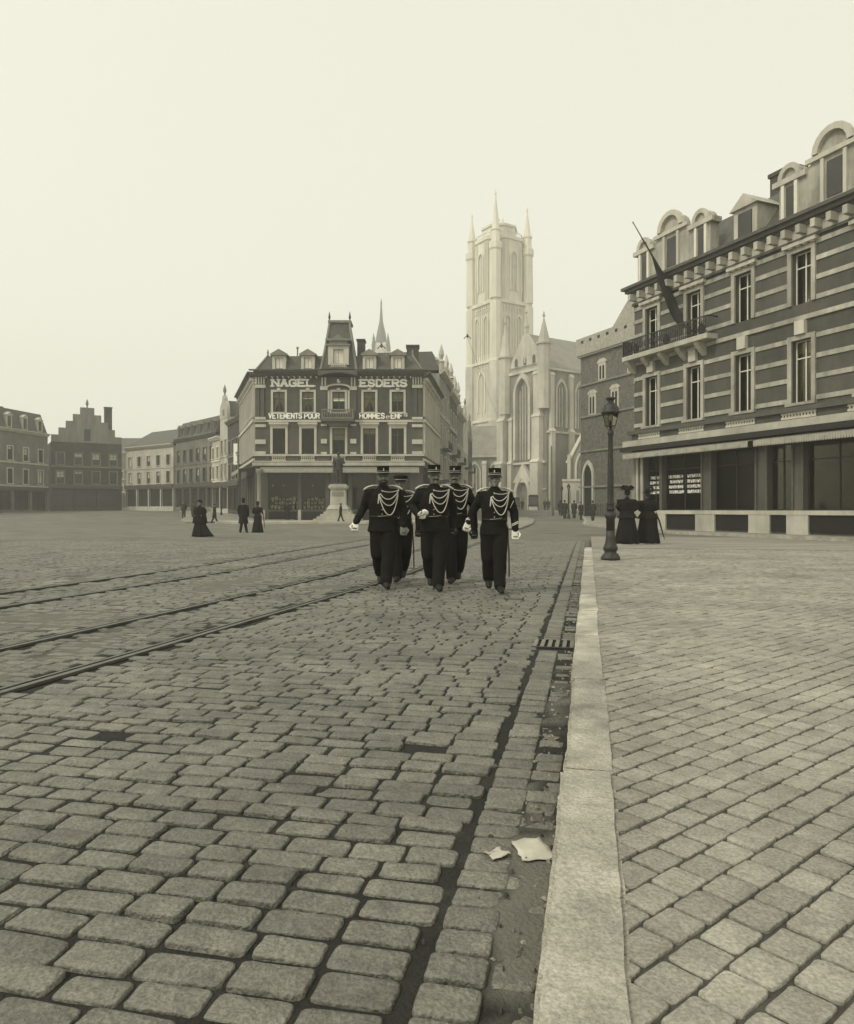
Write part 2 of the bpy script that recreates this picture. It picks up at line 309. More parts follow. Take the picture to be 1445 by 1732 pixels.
for j in range(len(ys)-1):
    for i in range(W-1):
        if touv(xs[i], ys[j])[1] < .02 and ys[j] < NY1-.3: F.append((j*W+i, j*W+i+1, (j+1)*W+i+1, (j+1)*W+i))
me = bpy.data.meshes.new('road'); me.from_pydata(V, [], F); me.update()
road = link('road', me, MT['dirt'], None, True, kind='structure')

# setts: rows across the street
def hero_mesh(seed):
    rnd = random.Random(seed); V = []; F = []; out_ = []
    for (cx_, cy_, a0) in ((1, 1, 0), (-1, 1, 90), (-1, -1, 180), (1, -1, 270)):            # rounded corners, chipped unevenly
        rx, ry = rnd.uniform(.05, .13), rnd.uniform(.08, .18)
        for k in range(3):
            a = R(a0 + 45*k); out_.append((cx_*(.5-rx) + rx*math.cos(a), cy_*(.5-ry) + ry*math.sin(a)))
        mx_, my_ = ((0, .5), (-.5, 0), (0, -.5), (.5, 0))[(a0//90)]
        for q in (-.5, .5): out_.append((mx_ + (q*-.35 if my_ > 0 else q*.35)*(my_ != 0) + rnd.uniform(-.012, .012), my_ + (q*-.35 if mx_ < 0 else q*.35)*(mx_ != 0) + rnd.uniform(-.02, .02)))
    n = len(out_); ang_ = rnd.uniform(0, 6)
    for sc, z in ((1.0, -.07), (1.0, -.0085), (.985, -.0028), (.94, -.0006), (.55, 0.0)):
        for (x, y) in out_: V.append((x*sc, y*sc, z + (.0025*noise.noise(Vector((x*5, y*4, seed*3.3))) + .003*x*math.cos(ang_) if z > -.05 else 0)))
    for r_ in range(4):
        for k in range(n): F.append((r_*n+k, r_*n+(k+1) % n, (r_+1)*n+(k+1) % n, (r_+1)*n+k))
    V.append((0, 0, rnd.uniform(-.002, .002)))
    for k in range(n): F.append((4*n+k, 4*n+(k+1) % n, len(V)-1))
    me = bpy.data.meshes.new('sett'); me.from_pydata(V, [], F); me.update(); me.shade_smooth(); return me
heroes = [hero_mesh(i) for i in range(10)]
setts = []
rnd = random.Random(3)
def in_view(x, y, m=1.2): return NX0+.5 < x < NX1 and 1.15 < y < NY1-.05 and abs(x) < .595*y + m
u = 0.9
while u < 31.5:
    ph = rnd.uniform(0, .2); pit = rnd.uniform(.112, .134); v = -.28
    # the single line of setts that edges the gutter
    setts.append((u, -.335, rnd.uniform(.15, .165), pit-.012))
    if rnd.random() < .72: setts.append((u + rnd.uniform(-.01, .01), -.185 + rnd.uniform(-.01, .01), rnd.uniform(.11, .14), pit-.016))
    v = -.425 - ph*.25
    while v > -21:
        ln = rnd.uniform(.185, .265)
        p = uv(u, v - ln/2)
        if in_view(p.x, p.y): setts.append((u + rnd.uniform(-.004, .004), v - ln/2, ln - rnd.uniform(.010, .024), pit - rnd.uniform(.013, .023)))
        v -= ln
    u += pit
good = []
for (u_, v_, ln, wd) in setts:
    wv_ = noise.noise(Vector((u_*.22, v_*.5, 4.0)))*.045*sstep(-.5, -1.5, v_) + noise.noise(Vector((u_*.6, v_*1.0, 9.0)))*.006
    p = uv(u_ + wv_, v_)
    if not in_view(p.x, p.y): continue
    lat = float(rail_lat(p.x, p.y))
    if any(abs(lat - d - .02) < .13 for d in RAILOFF): continue
    if 6.45 < u_ < 6.95 and v_ > -.46: continue
    if rnd.random() < .004: continue
    good.append((p.length, p, ln, wd))
good.sort(key=lambda g: g[0] + (50 if abs(g[1].x) > .59*g[1].y or g[1].y < 1.6 else 0))
ang = math.atan2(KR.y, KR.x)
def sett_z(p): return rnd.uniform(-.008, .004) + .006*noise.noise(Vector((p.x*1.5, p.y*1.5, 0)))
def sett_z(p, f=sett_z): return f(p) - (.005 if touv(p.x, p.y)[1] > -.26 else 0)
for k, (d, p, ln, wd) in enumerate(good[:300]):
    o = bpy.data.objects.new('sett', heroes[k % 10])
    if not heroes[k % 10].materials: heroes[k % 10].materials.append(MT['sett'])
    COL.objects.link(o); o.parent = road; o.location = (p.x, p.y, sett_z(p)); o.scale = (ln, wd, 1)
    o.rotation_euler = (rnd.uniform(-.03, .03), rnd.uniform(-.025, .025), ang + rnd.uniform(-.03, .03) + (math.pi if rnd.random() < .5 else 0))
def bulk(name, items, par, mt, bev=.013, dome=.008, zbase=0.0, drop=.07):
    V = []; F = []
    for (p, ln, wd, a, z) in items:
        ca, sa = math.cos(a), math.sin(a); b = len(V)
        tx, ty = rnd.uniform(-.02, .02), rnd.uniform(-.03, .03)
        for (sc, zz) in ((1, -drop), (1.0, -bev*.9), (.93, -bev*.2), (.72, 0)):
            for (sx, sy) in ((-1, -1), (1, -1), (1, 1), (-1, 1)):
                lx, ly = sx*(ln/2 - (1-sc)*.09), sy*(wd/2 - (1-sc)*.09)
                if sc == .72: lx, ly = sx*ln*.36, sy*wd*.34
                V.append((p.x + lx*ca - ly*sa, p.y + lx*sa + ly*ca, zbase + z + zz + (lx*tx + ly*ty if zz > -drop else 0)))
        for r_ in range(3):
            for k in range(4): F.append((b+r_*4+k, b+r_*4+(k+1) % 4, b+r_*4+4+(k+1) % 4, b+r_*4+4+k))
        F.append((b+12, b+13, b+14, b+15))
    me = bpy.data.meshes.new(name); me.from_pydata(V, [], F); me.update()
    return link(name, me, mt, par, False, kind='stuff')
bulk('setts', [(p, ln, wd, ang + rnd.uniform(-.03, .03), sett_z(p)) for d, p, ln, wd in good[300:]], road, MT['sett'])

# kerb of long bluestone blocks
kerb = MB().box(-.01, -.5, -.3, .01, .0, -.25).build('kerb', MT['dirt'], None, kind='structure')
kerb.location = uv(1, 0)
u = 3.12 - 1.66*3; k = 0
ends = [0.05 - .4, 1.45, 3.12, 4.81, 6.44, 8.05, 9.6, 11.3, 12.9, 14.6, 16.2, 17.9, 19.5, 21.6]
for a, b in zip(ends[:-1], ends[1:]):
    bm = bmesh.new(); bmesh.ops.create_cube(bm, size=1)
    for q in bm.verts: q.co = Vector((q.co.x*.212, q.co.y*(b-a-.016), q.co.z*.30))
    bmesh.ops.bevel(bm, geom=bm.edges[:], offset=.014, segments=2, affect='EDGES')
    bmesh.ops.subdivide_edges(bm, edges=[e for e in bm.edges if e.calc_length() > .5], cuts=30, use_grid_fill=True)
    rr = random.Random(k)
    for q in bm.verts:
        q.co.x += .006*noise.noise(Vector((q.co.y*3, k*5.1, q.co.x*8))) + .005*noise.noise(Vector((q.co.y*14, k*3.3, q.co.x*8))); q.co.z += .004*noise.noise(Vector((q.co.y*3, q.co.x*9, k*2.2))) + (-.009*max(0, noise.noise(Vector((q.co.y*9, k*7.7, 1.5)))) if abs(q.co.x) > .09 else 0)
    me = bpy.data.meshes.new('kerb_stone'); bm.to_mesh(me); bm.free()
    o = link('kerb_stone', me, MT['kerb'], kerb); o.location = uv((a+b)/2, rr.uniform(-.008, .008), .128 - .15 + rr.uniform(-.004, .004)) - uv(1, 0)
    o.location.z = .128 - .15 + rr.uniform(-.004, .004); o.rotation_euler = (0, 0, math.atan2(KD.y, KD.x) - math.pi/2 + rr.uniform(-.004, .004)); k += 1
# drain grate in the gutter
t = thing('drain_grate', 'small iron drain grate set in the gutter against the kerb', 'drain', uv(6.70, -.285, -.002), ang)
MB().box(-.20, -.20, -.05, .165, .20, -.012).build('frame', MT['groove'], t)
for i in range(6): MB().box(-.195 + i*.064, -.17, -.012, -.195 + i*.064 + .034, .17, .008).build('bar', MT['stone2'], t)
MB().box(-.20, -.20, -.012, .165, -.172, .006).build('rim', MT['iron'], t); MB().box(-.20, .172, -.012, .165, .20, .006).build('rim', MT['iron'], t)
# paper scraps lying in the gutter
def scrap(name, label, u, v, lx, ly, rz, seed):
    rr = random.Random(seed); n = 6; V = []; F = []
    for j in range(n+1):
        for i in range(n+1):
            V.append(((i/n-.5)*lx + rr.uniform(-.008, .008), (j/n-.5)*ly + rr.uniform(-.008, .008), .010 + .005*noise.noise(Vector((i*.5, j*.6, seed))) + rr.uniform(0, .0025)))
    F = [(j*(n+1)+i, j*(n+1)+i+1, (j+1)*(n+1)+i+1, (j+1)*(n+1)+i) for j in range(n) for i in range(n)]
    me = bpy.data.meshes.new(name); me.from_pydata(V, [], F); me.update()
    o = link(name, me, MT['paper'], None, True); o.location = uv(u, v, -.004); o.rotation_euler = (0, 0, rz); o['label'] = label; o['category'] = 'paper'
    md = o.modifiers.new('thick', 'SOLIDIFY'); md.thickness = .002
    return o
scrap('crumpled_paper', 'crumpled white paper sheet lying in the gutter by the kerb', 2.62, -.19, .12, .16, .2, 1)
scrap('paper_scrap', 'torn scrap of white paper left of the crumpled sheet in gutter', 2.56, -.31, .07, .06, .7, 2)

# straw, leaves and pebbles washed into the gutter
V = []; F = []; rr = random.Random(77)
for i in range(900):
    u = rr.uniform(1.4, 20); v = -.115 - abs(rr.gauss(0, .09)) if rr.random() < .8 else rr.uniform(-.45, -.12)
    if 6.4 < u < 7.0 or v < -.5: continue
    p = uv(u, v); a = rr.uniform(0, 6.3); l = rr.uniform(.004, .014); w_ = l*rr.uniform(.3, .9); h = rr.uniform(.003, .012); z = dirt_z(p.x, p.y) + .001; b = len(V)
    for (x, y, zz) in ((-l, -w_, 0), (l, -w_*.8, 0), (l*.8, w_, 0), (-l*.9, w_, 0), (-l*.4, -w_*.4, h), (l*.5, -w_*.3, h), (l*.4, w_*.5, h*.8), (-l*.5, w_*.3, h)):
        V.append((p.x + x*math.cos(a) - y*math.sin(a), p.y + x*math.sin(a) + y*math.cos(a), z + zz))
    F += [(b+4, b+5, b+6, b+7), (b, b+1, b+5, b+4), (b+1, b+2, b+6, b+5), (b+2, b+3, b+7, b+6), (b+3, b, b+4, b+7)]
me = bpy.data.meshes.new('gutter_litter'); me.from_pydata(V, [], F); me.update()
o = link('gutter_litter', me, mat('gutter_litter', .2, ns=8, na=.5, island=.75), None, kind='stuff'); o['label'] = 'leaves straw and pebbles washed along the gutter'
# pavement on the right
PAVE_Z = .118
def pave_z(u, v):
    edge = 22.0 + min(v, 3)*1.1
    return gz(u*.977) + PAVE_Z*(1 - sstep(edge, edge+2.2, u)) + .004*(sstep(edge, edge+2.2, u))
us = axis([(-3, 1, .5), (1, 21.2, .34), (21.2, 22.0, .2), (22.0, 34, .5)]); vs_ = [.1, .115] + axis([(.14, 11.2, .42), (11.2, 46, 4)])
def pave_in(u, v):
    p = uv(u, v); return 1.1 < p.y and u < 21.3 and p.x < .60*p.y + 1.3 and v > .0 and v < 11.0
mb = MB()
for u in us:
    for v in vs_:
        p = uv(u, v); z = pave_z(u, v)
        if u < 21.4 and v < 11.1: z -= .0095 - .002*noise.noise(Vector((p.x*5, p.y*5, 0)))
        if v < .105: z -= .03
        mb.v.append((p.x, p.y, z))
n = len(vs_); mb.f = [(j*n+i, j*n+i+1, (j+1)*n+i+1, (j+1)*n+i) for j in range(len(us)-1) for i in range(n-1)]
pave = mb.build('pavement', MT['pave'], None, True, kind='structure'); pave.data.materials.append(MT['dirtp'])
for q in pave.data.polygons:
    c = q.center; u, v = touv(c.x, c.y)
    if u < 21.3 and v < 11.0: q.material_index = 1
pit = .128; items = []
a45 = ang + R(52)
ca, sa = math.cos(a45), math.sin(a45)
for i in range(-170, 220):
    for j in range(-220, 220):
        lx, ly = (i + (.5 if j % 2 else 0))*pit*1.12, j*pit*.92
        p = Vector((lx*ca - ly*sa + 5, lx*sa + ly*ca + 6, 0)); u, v = touv(p.x, p.y)
        if not pave_in(u, v) or v < .02: continue
        items.append((p.length, p, pit*1.12 - rnd.uniform(.006, .013), pit*.92 - rnd.uniform(.006, .013)))
items.sort(key=lambda g: g[0] + (50 if abs(g[1].x) > .59*g[1].y or g[1].y < 1.45 else 0))
hp = [h.copy() for h in heroes[:6]]
for h in hp: h.name = 'paving_sett'; h.materials.clear(); h.materials.append(MT['psett'])
for k, (d, p, ln, wd) in enumerate(items[:300]):
    o = bpy.data.objects.new('paving_sett', hp[k % 6]); COL.objects.link(o); o.parent = pave
    o.location = (p.x, p.y, PAVE_Z + rnd.uniform(-.004, .003)); o.scale = (ln, wd, .6); o.rotation_euler = (rnd.uniform(-.015, .015), rnd.uniform(-.015, .015), a45 + math.pi*(rnd.random() < .5))
bulk('paving_setts', [(p, ln, wd, a45, PAVE_Z + rnd.uniform(-.004, .003)) for d, p, ln, wd in items[300:]], pave, MT['psett'], bev=.005)
# raised pavement on the far side of the side street, in front of the right-hand houses
def slab(name, pts, h=.125):
    mb = MB(); mb.hull([(x, y, gz(y)-.3) for x, y in pts], [(x, y, gz(y)+h) for x, y in pts])
    return mb
far_pts = [(16.9, 25.4), (12.2, 36.5), (12.0, 44), (11.75, 52), (11.9, 56), (12.8, 60), (14.2, 66), (17.5, 84), (24, 116), (60, 116), (60, 25.4)]
slab('far_pavement', far_pts).build('far_pavement', MT['pave'], None, kind='structure')
fk = MB()
for (a, b) in zip(far_pts[:8], far_pts[1:9]):
    d = Vector((b[0]-a[0], b[1]-a[1], 0)); nn = Vector((-d.y, d.x, 0)).normalized()*.12
    fk.hull([(a[0]+nn.x, a[1]+nn.y, gz(a[1])-.2), (a[0]-nn.x, a[1]-nn.y, gz(a[1])-.2), (b[0]-nn.x, b[1]-nn.y, gz(b[1])-.2), (b[0]+nn.x, b[1]+nn.y, gz(b[1])-.2)],
            [(a[0]+nn.x, a[1]+nn.y, gz(a[1])+.14), (a[0]-nn.x, a[1]-nn.y, gz(a[1])+.14), (b[0]-nn.x, b[1]-nn.y, gz(b[1])+.14), (b[0]+nn.x, b[1]+nn.y, gz(b[1])+.14)])
fk.build('far_kerb', MT['kerb'], None, kind='structure')
left_pts = [(-19.8, 60.5), (-22.0, 66), (-25.5, 78), (-30, 92), (-34, 101), (-22, 101), (-12, 67)]
slab('street_pavement', left_pts, .12).build('street_pavement', MT['pave'], None, kind='structure')
# refuge island in the road near the cathedral
isl = [onground(845, 897), onground(880, 896), onground(902, 887), onground(905, 880), onground(890, 876), onground(850, 876)]
slab('traffic_island', [(p.x, p.y) for p in isl], .10).build('traffic_island', MT['pave'], None, kind='structure')
# radiating crossing stones between the two pavements
a = uv(21.8, 0); 
# tram tracks
def strip(path, off, w, z0, z1):
    A = offset_path(path, off-w/2); B = offset_path(path, off+w/2); V = []; F = []
    for p, q in zip(A, B): 
        h = gz(p.y); V += [(p.x, p.y, h+z0), (p.x, p.y, h+z1), (q.x, q.y, h+z1), (q.x, q.y, h+z0)]
    for i in range(len(A)-1):
        for a_, b_ in ((0, 1), (1, 2), (2, 3)): F.append((i*4+a_, i*4+b_, i*4+4+b_, i*4+4+a_))
    return V, F
for ti, (i0, i1, lab) in enumerate(((0, 1, 'tram track of two grooved rails passing beneath the marching officers'), (2, 3, 'farther tram track half buried in the dirty square'))):
    t = thing('tram_track', lab, 'tram track', group='tram tracks across the square')
    for ri in (i0, i1):
        P = railpaths[ri]; mb = MB(); 
        for off, w_, z0, z1 in ((-.035, .055, -.05, .010), (.055, .030, -.05, .006)):
            V, F = strip(P, off, w_, z0, z1); mb.add(V, F)
        rl = mb.build('rail', MT['rail'], t)
        mb = MB(); V, F = strip(P, .015, .19, -.06, -.010); mb.add(V, F); mb.build('groove', MT['groove'], rl)
# ================================================================== building kit
def frame_of(ox, oy, dx, dy, oz=0.0):
    l = math.hypot(dx, dy); dx /= l; dy /= l
    return Matrix(((dx, -dy, 0, ox), (dy, dx, 0, oy), (0, 0, 1, oz), (0, 0, 0, 1)))
ID = Matrix.Identity(4)
def window(par, x0, x1, z0, z1, depth=.22, sur=.15, proud=.07, trim='trim', fr='wood', sill=True, curtain=0, blind=0.0, hood=False, far=False, mull=True, tr=.7, y=0.0):
    f = .055; yb = y + depth; mb = MB()
    mb.box(x0, yb-.07, z0, x0+f, yb, z1); mb.box(x1-f, yb-.07, z0, x1, yb, z1); mb.box(x0+f, yb-.07, z1-f, x1-f, yb, z1); mb.box(x0+f, yb-.07, z0, x1-f, yb, z0+f)
    xm = (x0+x1)/2; zt = z0 + (z1-z0)*tr
    if mull: mb.box(xm-.03, yb-.065, z0+f, xm+.03, yb-.005, z1-f)
    if tr < 1: mb.box(x0+f, yb-.06, zt-.025, x1-f, yb-.01, zt+.025)
    wn = mb.build('window', MT[fr], par)
    g = MT['farglass'] if far else MT['glass']
    cols = ((x0+f, xm-.03), (xm+.03, x1-f)) if mull else ((x0+f, x1-f),)
    if far: cols = ((x0+f, x1-f),)
    for a, b in cols:
        MB().box(a, yb-.032, z0+f, b, yb-.026, z1-f).build('pane', g, wn)
    if sur:
        mb = MB(); mb.box(x0-sur, y-proud, z0, x0, y+.02, z1); mb.box(x1, y-proud, z0, x1+sur, y+.02, z1); mb.box(x0-sur, y-proud-.003, z1, x1+sur, y+.02, z1+sur)
        mb.build('surround', MT[trim], wn)
    if hood: 
        mb = MB(); mb.box(x0-sur-.1, y-proud-.2, z1+sur+.12, x1+sur+.1, y, z1+sur+.3); mb.box(x0-sur-.03, y-proud-.06, z1+sur+.001, x1+sur+.03, y, z1+sur+.119); mb.build('hood', MT[trim], wn)
    if sill: MB().box(x0-sur-.05, y-proud-.09, z0-.13, x1+sur+.05, y+depth, z0-.002).build('sill', MT[trim], wn)
    if curtain:
        for sgn in (-1, 1):
            V = []; n = 8; xe = x0+f if sgn < 0 else x1-f; wd = (x1-x0)/2 - f
            for j in range(7):
                zz = zt - (zt-z0-.1)*j/6; ww = wd*(1 - .78*sstep(0, 1, j/6)*(1 if curtain == 1 else .2))
                for i in range(n): V.append((xe - sgn*ww*i/(n-1), yb+.06 + .02*math.sin(i*2.4), zz))
            MB().add(V, [(j*n+i, j*n+i+1, (j+1)*n+i+1, (j+1)*n+i) for j in range(6) for i in range(n-1)]).build('curtain', MT['curtain'], wn)
    if blind and far: MB().box(x0+f, yb-.045, z1-(z1-z0)*blind, x1-f, yb-.034, z1-f).build('blind', MT['blind'], wn)
    elif blind: MB().box(x0+f, yb+.03, z1-(z1-z0)*blind, x1-f, yb+.04, z1-f).build('blind', MT['blind'], wn)
    return wn
def balustrade(par, x0, x1, z0, h, y, m='trim', pitch=.24, th=.16, name='balustrade', shape=True):
    mb = MB(); mb.box(x0, y-th/2, z0+h-.1, x1, y+th/2, z0+h); mb.box(x0, y-th/2, z0, x1, y+th/2, z0+.1)
    b = mb.build(name, MT[m], par)
    n = max(2, int((x1-x0)/pitch)); prof = [(.045, 0), (.06, h*.1), (.035, h*.2), (.07, h*.45), (.04, h*.7), (.06, h*.8 - .02)]
    src = None
    for i in range(n):
        x = x0 + (x1-x0)*(i+.5)/n
        if src is None:
            src = MB(); src.M = ID; src.lathe(prof, 8); me = src.mesh('baluster'); me.materials.append(MT[m]); me.shade_smooth(); src = me
        o = bpy.data.objects.new('baluster', src); COL.objects.link(o); o.parent = b; o.location = FRAME[0] @ Vector((x, y, z0+.1))
    return b
def cornice(mb, x0, x1, z, h, out, y=0.0, ends=True):
    e = out if ends else 0
    for k, (a, b, o) in enumerate(((0, .35, .35), (.35, .7, .7), (.7, 1, 1))):
        mb.box(x0-e*o, y-out*o, z+h*a+.001*k, x1+e*o, y+.05, z+h*b)
def pediment(mb, x0, x1, z, h, y0, y1): mb.prism([(x0, z), (x1, z), ((x0+x1)/2, z+h)], y0, y1)
STROKES = {
 'N': [[(0,0),(0,1)],[(0,1),(1,0)],[(1,0),(1,1)]], 'A': [[(0,0),(.5,1)],[(.5,1),(1,0)],[(.2,.35),(.8,.35)]],
 'G': [[(1,.8),(.75,1),(.25,1),(0,.75),(0,.25),(.25,0),(.8,0),(1,.2),(1,.45),(.6,.45)]], 'E': [[(0,0),(0,1)],[(0,1),(1,1)],[(0,.5),(.75,.5)],[(0,0),(1,0)]], 'L': [[(0,1),(0,0)],[(0,0),(1,0)]],
 'S': [[(1,.82),(.75,1),(.25,1),(0,.8),(.1,.58),(.9,.42),(1,.2),(.75,0),(.25,0),(0,.18)]], 'D': [[(0,0),(0,1)],[(0,1),(.6,1),(1,.7),(1,.3),(.6,0),(0,0)]], 'R': [[(0,0),(0,1)],[(0,1),(.75,1),(1,.85),(1,.62),(.75,.5),(0,.5)],[(.5,.5),(1,0)]],
 'V': [[(0,1),(.5,0)],[(.5,0),(1,1)]], 'T': [[(.5,0),(.5,1)],[(0,1),(1,1)]], 'M': [[(0,0),(0,1)],[(0,1),(.5,.3)],[(.5,.3),(1,1)],[(1,1),(1,0)]], 'P': [[(0,0),(0,1)],[(0,1),(.75,1),(1,.85),(1,.6),(.75,.45),(0,.45)]],
 'O': [[(.25,0),(.75,0),(1,.25),(1,.75),(.75,1),(.25,1),(0,.75),(0,.25),(.25,0)]], 'U': [[(0,1),(0,.2),(.25,0),(.75,0),(1,.2),(1,1)]], 'H': [[(0,0),(0,1)],[(1,0),(1,1)],[(0,.5),(1,.5)]], 'F': [[(0,0),(0,1)],[(0,1),(1,1)],[(0,.5),(.75,.5)]],
 'I': [[(.5,0),(.5,1)]], 'C': [[(1,.8),(.75,1),(.25,1),(0,.75),(0,.25),(.25,0),(.75,0),(1,.2)]], '&': [[(1,0),(.2,.7),(.35,1),(.65,.8),(.1,.35),(.3,0),(.6,.05),(1,.4)]], 'B': [[(0,0),(0,1)],[(0,1),(.7,1),(.9,.8),(.7,.52),(0,.52)],[(.7,.52),(1,.3),(.75,0),(0,0)]]}
def write(par, s, x0, z0, h, wl, gap, t, y, serif=False, m='letter', name='lettering', th=.02):
    mb = MB(); x = x0; k = 0
    for ch in s:
        if ch == ' ': x += wl*.8; continue
        for pl in STROKES[ch]:
            for (a, b) in zip(pl[:-1], pl[1:]):
                p = Vector((x + a[0]*wl, z0 + a[1]*h)); q = Vector((x + b[0]*wl, z0 + b[1]*h)); d = (q-p).normalized(); nn = Vector((-d.y, d.x))*t/2; p -= d*t*.35; q += d*t*.35
                k += 1; mb.prism([tuple(p+nn), tuple(p-nn), tuple(q-nn), tuple(q+nn)], y-th-.0006*(k % 9), y)
            if serif:
                for e in (pl[0], pl[-1]):
                    if e[1] in (0, 1) and ch not in 'GOCSD': 
                        k += 1; mb.box(x+e[0]*wl-t*1.05, y-th-.0006*(k % 9), z0+e[1]*h-t*.3, x+e[0]*wl+t*1.05, y, z0+e[1]*h+t*.3)
        x += wl + gap
    return mb.build(name, MT[m], par)

# ================================================================== the clothing shop in the middle
hx, hd = -15.8, 68.0
W = 15.4
shop = thing('shop_building', 'three storey corner clothing shop with lettered facade and mansard roof', 'building', (hx, hd, gz(hd)))
UP = [(2.18, 1.08), (4.84, 1.08), (7.67, 1.15), (10.5, 1.08), (13.1, 1.08)]
holes = [(c-w_/2, c+w_/2, 10.0, 11.85) for c, w_ in UP] + [(c-.58, c+.58, 6.15, 8.5) for c, w_ in UP]
gh = [(1.15, 3.9), (4.25, 6.45), (6.8, 8.55), (8.9, 11.1), (11.45, 14.25)]
holes += [(a, b, 1.0, 4.6) for a, b in gh]
mb = MB(); mb.wall(0, W, 0, 13.2, holes, .24); mb.build('wall', MT['wall'], shop)
LF = frame_of(-5.1, 15, 5.1, -15); RF = frame_of(W, 0, 1.65, 15); BF = frame_of(W+1.65, 15, -(W+6.75), 0)
sideL = 15.84; sideR = 15.09
sb = [1.6 + 2.5*i for i in range(6)]
def side_wall(fr, ln):
    FRAME[0] = fr
    hs = [(c-.5, c+.5, a, b) for c in sb if c < ln-1 for a, b in ((6.15, 8.5), (10.0, 11.85))] + [(c-.9, c+.9, 1.0, 4.4) for c in sb if c < ln-1]
    MB().wall(0, ln, 0, 13.2, hs, .24).build('wall', MT['wall'], shop)
    for c in sb:
        if c < ln-1:
            for a, b in ((6.15, 8.5), (10.0, 11.85)): window(shop, c-.5, c+.5, a, b, blind=.25, curtain=2 if a > 9 else 0)
            window(shop, c-.9, c+.9, 1.0, 4.4, sur=0, sill=False, fr='dark', tr=.8)
    for i in range(13):
        x = .12 + (ln-.6)*i/12
        MB().box(x, -.2, 6.1, x+.34, .0, 9.0).build('pilaster', MT['trim'], shop); MB().box(x, -.2, 9.6, x+.34, 0, 12.6).build('pilaster', MT['trim'], shop)
    mb = MB(); mb.box(0, -.28, 9.05, ln, 0, 9.35); mb.box(0, -.2, 5.5, ln, 0, 5.75); mb.box(0, -.25, 12.63, ln, 0, 12.8); mb.build('string_course', MT['trim'], shop)
    mb = MB(); cornice(mb, 0, ln, 13.2, .5, .75, ends=False); mb.build('cornice', MT['wood'], shop)
    for i in range(24):
        x = .3 + (ln-.6)*i/23; MB().box(x-.07, -.5, 12.9, x+.07, 0, 13.2).build('bracket', MT['trim'], shop)
    FRAME[0] = ID
side_wall(LF, sideL); side_wall(RF, sideR)
FRAME[0] = BF; MB().wall(0, W+6.75, 0, 13.2, []).build('wall', MT['wall2'], shop); FRAME[0] = ID
for i, (c, w_) in enumerate(UP):
    window(shop, c-w_/2, c+w_/2, 10.0, 11.85, sur=.2, curtain=1 if i in (0, 1, 3) else 0, blind=.3, tr=.66, sill=True)
    kb = MB(); kb.box(c-.16, -.16, 11.95, c+.16, 0, 12.2); kb.build('keystone', MT['trim'], shop)
    window(shop, c-.58, c+.58, 6.15, 8.5, sur=.22, sill=False, blind=[0, 0, .45, .2, 0][i], tr=1.0 if i < 2 else .75, mull=i > 2, fr='wood', hood=i != 2)
for a, b in gh: window(shop, a, b, 1.0, 4.6, sur=0, sill=False, fr='dark', mull=True, tr=.84)
MB().box(.3, 1.9, .02, W-.3, 2.0, 4.95).build('shade_backdrop', MT['dark'], shop); MB().box(.3, .3, .85, W-.3, 1.9, .9).build('shade_floor', MT['dark'], shop); MB().box(.3, .25, 4.9, W-.3, 1.9, 4.95).build('shade_ceiling', MT['dark'], shop)  # black panels added to paint the shade inside the shop
# pilasters, quoins and bands
for x in (.06, .5, W-.85, W-.42): MB().box(x, -.14, 9.55, x+.34, 0, 12.2).build('pilaster', MT['wall'], shop)
for x in (.0, W-.98): 
    MB().box(x, -.22, 12.2, x+.98, 0, 12.5).build('capital', MT['trim'], shop); MB().box(x, -.2, 9.3, x+.98, 0, 9.53).build('band', MT['trim'], shop)
    for k in range(4): MB().box(x+.05+.24*k, -.24, 12.55, x+.17+.24*k, 0, 13.18).build('bracket', MT['trim'], shop)
    for z in (6.12, 7.05, 8.6): MB().box(x, -.16, z, x+.98, 0, z+.26 + (.15 if z == 7.05 else 0)).build('band', MT['trim'], shop)
for x in (6.05, 8.75):
    MB().box(x, -.16, 9.55, x+.55, 0, 12.0).build('pilaster', MT['wall'], shop); MB().box(x-.06, -.24, 12.0, x+.61, 0, 12.35).build('capital', MT['trim'], shop)
    for k in range(2): MB().box(x+.06+.28*k, -.22, 12.4, x+.2+.28*k, 0, 13.18).build('bracket', MT['trim'], shop)
    for z in (6.12, 7.1, 8.7): MB().box(x, -.16, z, x+.55, 0, z+.2 + (.22 if z == 7.1 else 0)).build('band', MT['trim'], shop)
    MB().box(x + (.62 if x < 7 else -.24), -.12, 10.0, x + (.80 if x < 7 else -.06), 0, 12.0).build('jamb', MT['trim'], shop)
hood = [(7.67 + 1.15*math.cos(math.pi*(1-k/12)), 12.25 + .32*math.sin(math.pi*k/12)) for k in range(13)]; hin = [(7.67 + 1.0*math.cos(math.pi*(1-k/12)), 12.14 + .30*math.sin(math.pi*k/12)) for k in range(13)]
MB().ring(hood, hin, -.3, 0).build('arched_hood', MT['trim'], shop)
MB().box(0, -.1, 9.08, W, 0, 9.28).build('string_course', MT['trim'], shop)
mb = MB(); mb.box(-.15, -.25, 5.95, W+.15, 0, 6.1); mb.box(-.1, -.16, 5.42, W+.1, 0, 5.5); mb.build('string_course', MT['trim'], shop)
mb = MB(); mb.box(-.2, -.42, 5.05, W+.2, 0, 5.35); mb.build('ledge', MT['stone'], shop)
for a, b in ((0, 1.3), (2.95, 4.1), (5.6, 6.9), (8.4, 9.7), (11.2, 12.4), (13.8, W)): MB().box(a, -.14, 5.501, b, 0, 5.949).build('panel', MT['wall'], shop)
for c, _ in UP: balustrade(shop, c-.65, c+.65, 5.52, .42, -.1, pitch=.17, th=.1)
mb = MB(); cornice(mb, 0, 5.9, 13.2, .5, .85, ends=False); cornice(mb, 9.45, W, 13.2, .5, .85, ends=False)
mb.build('cornice', MT['wood'], shop)
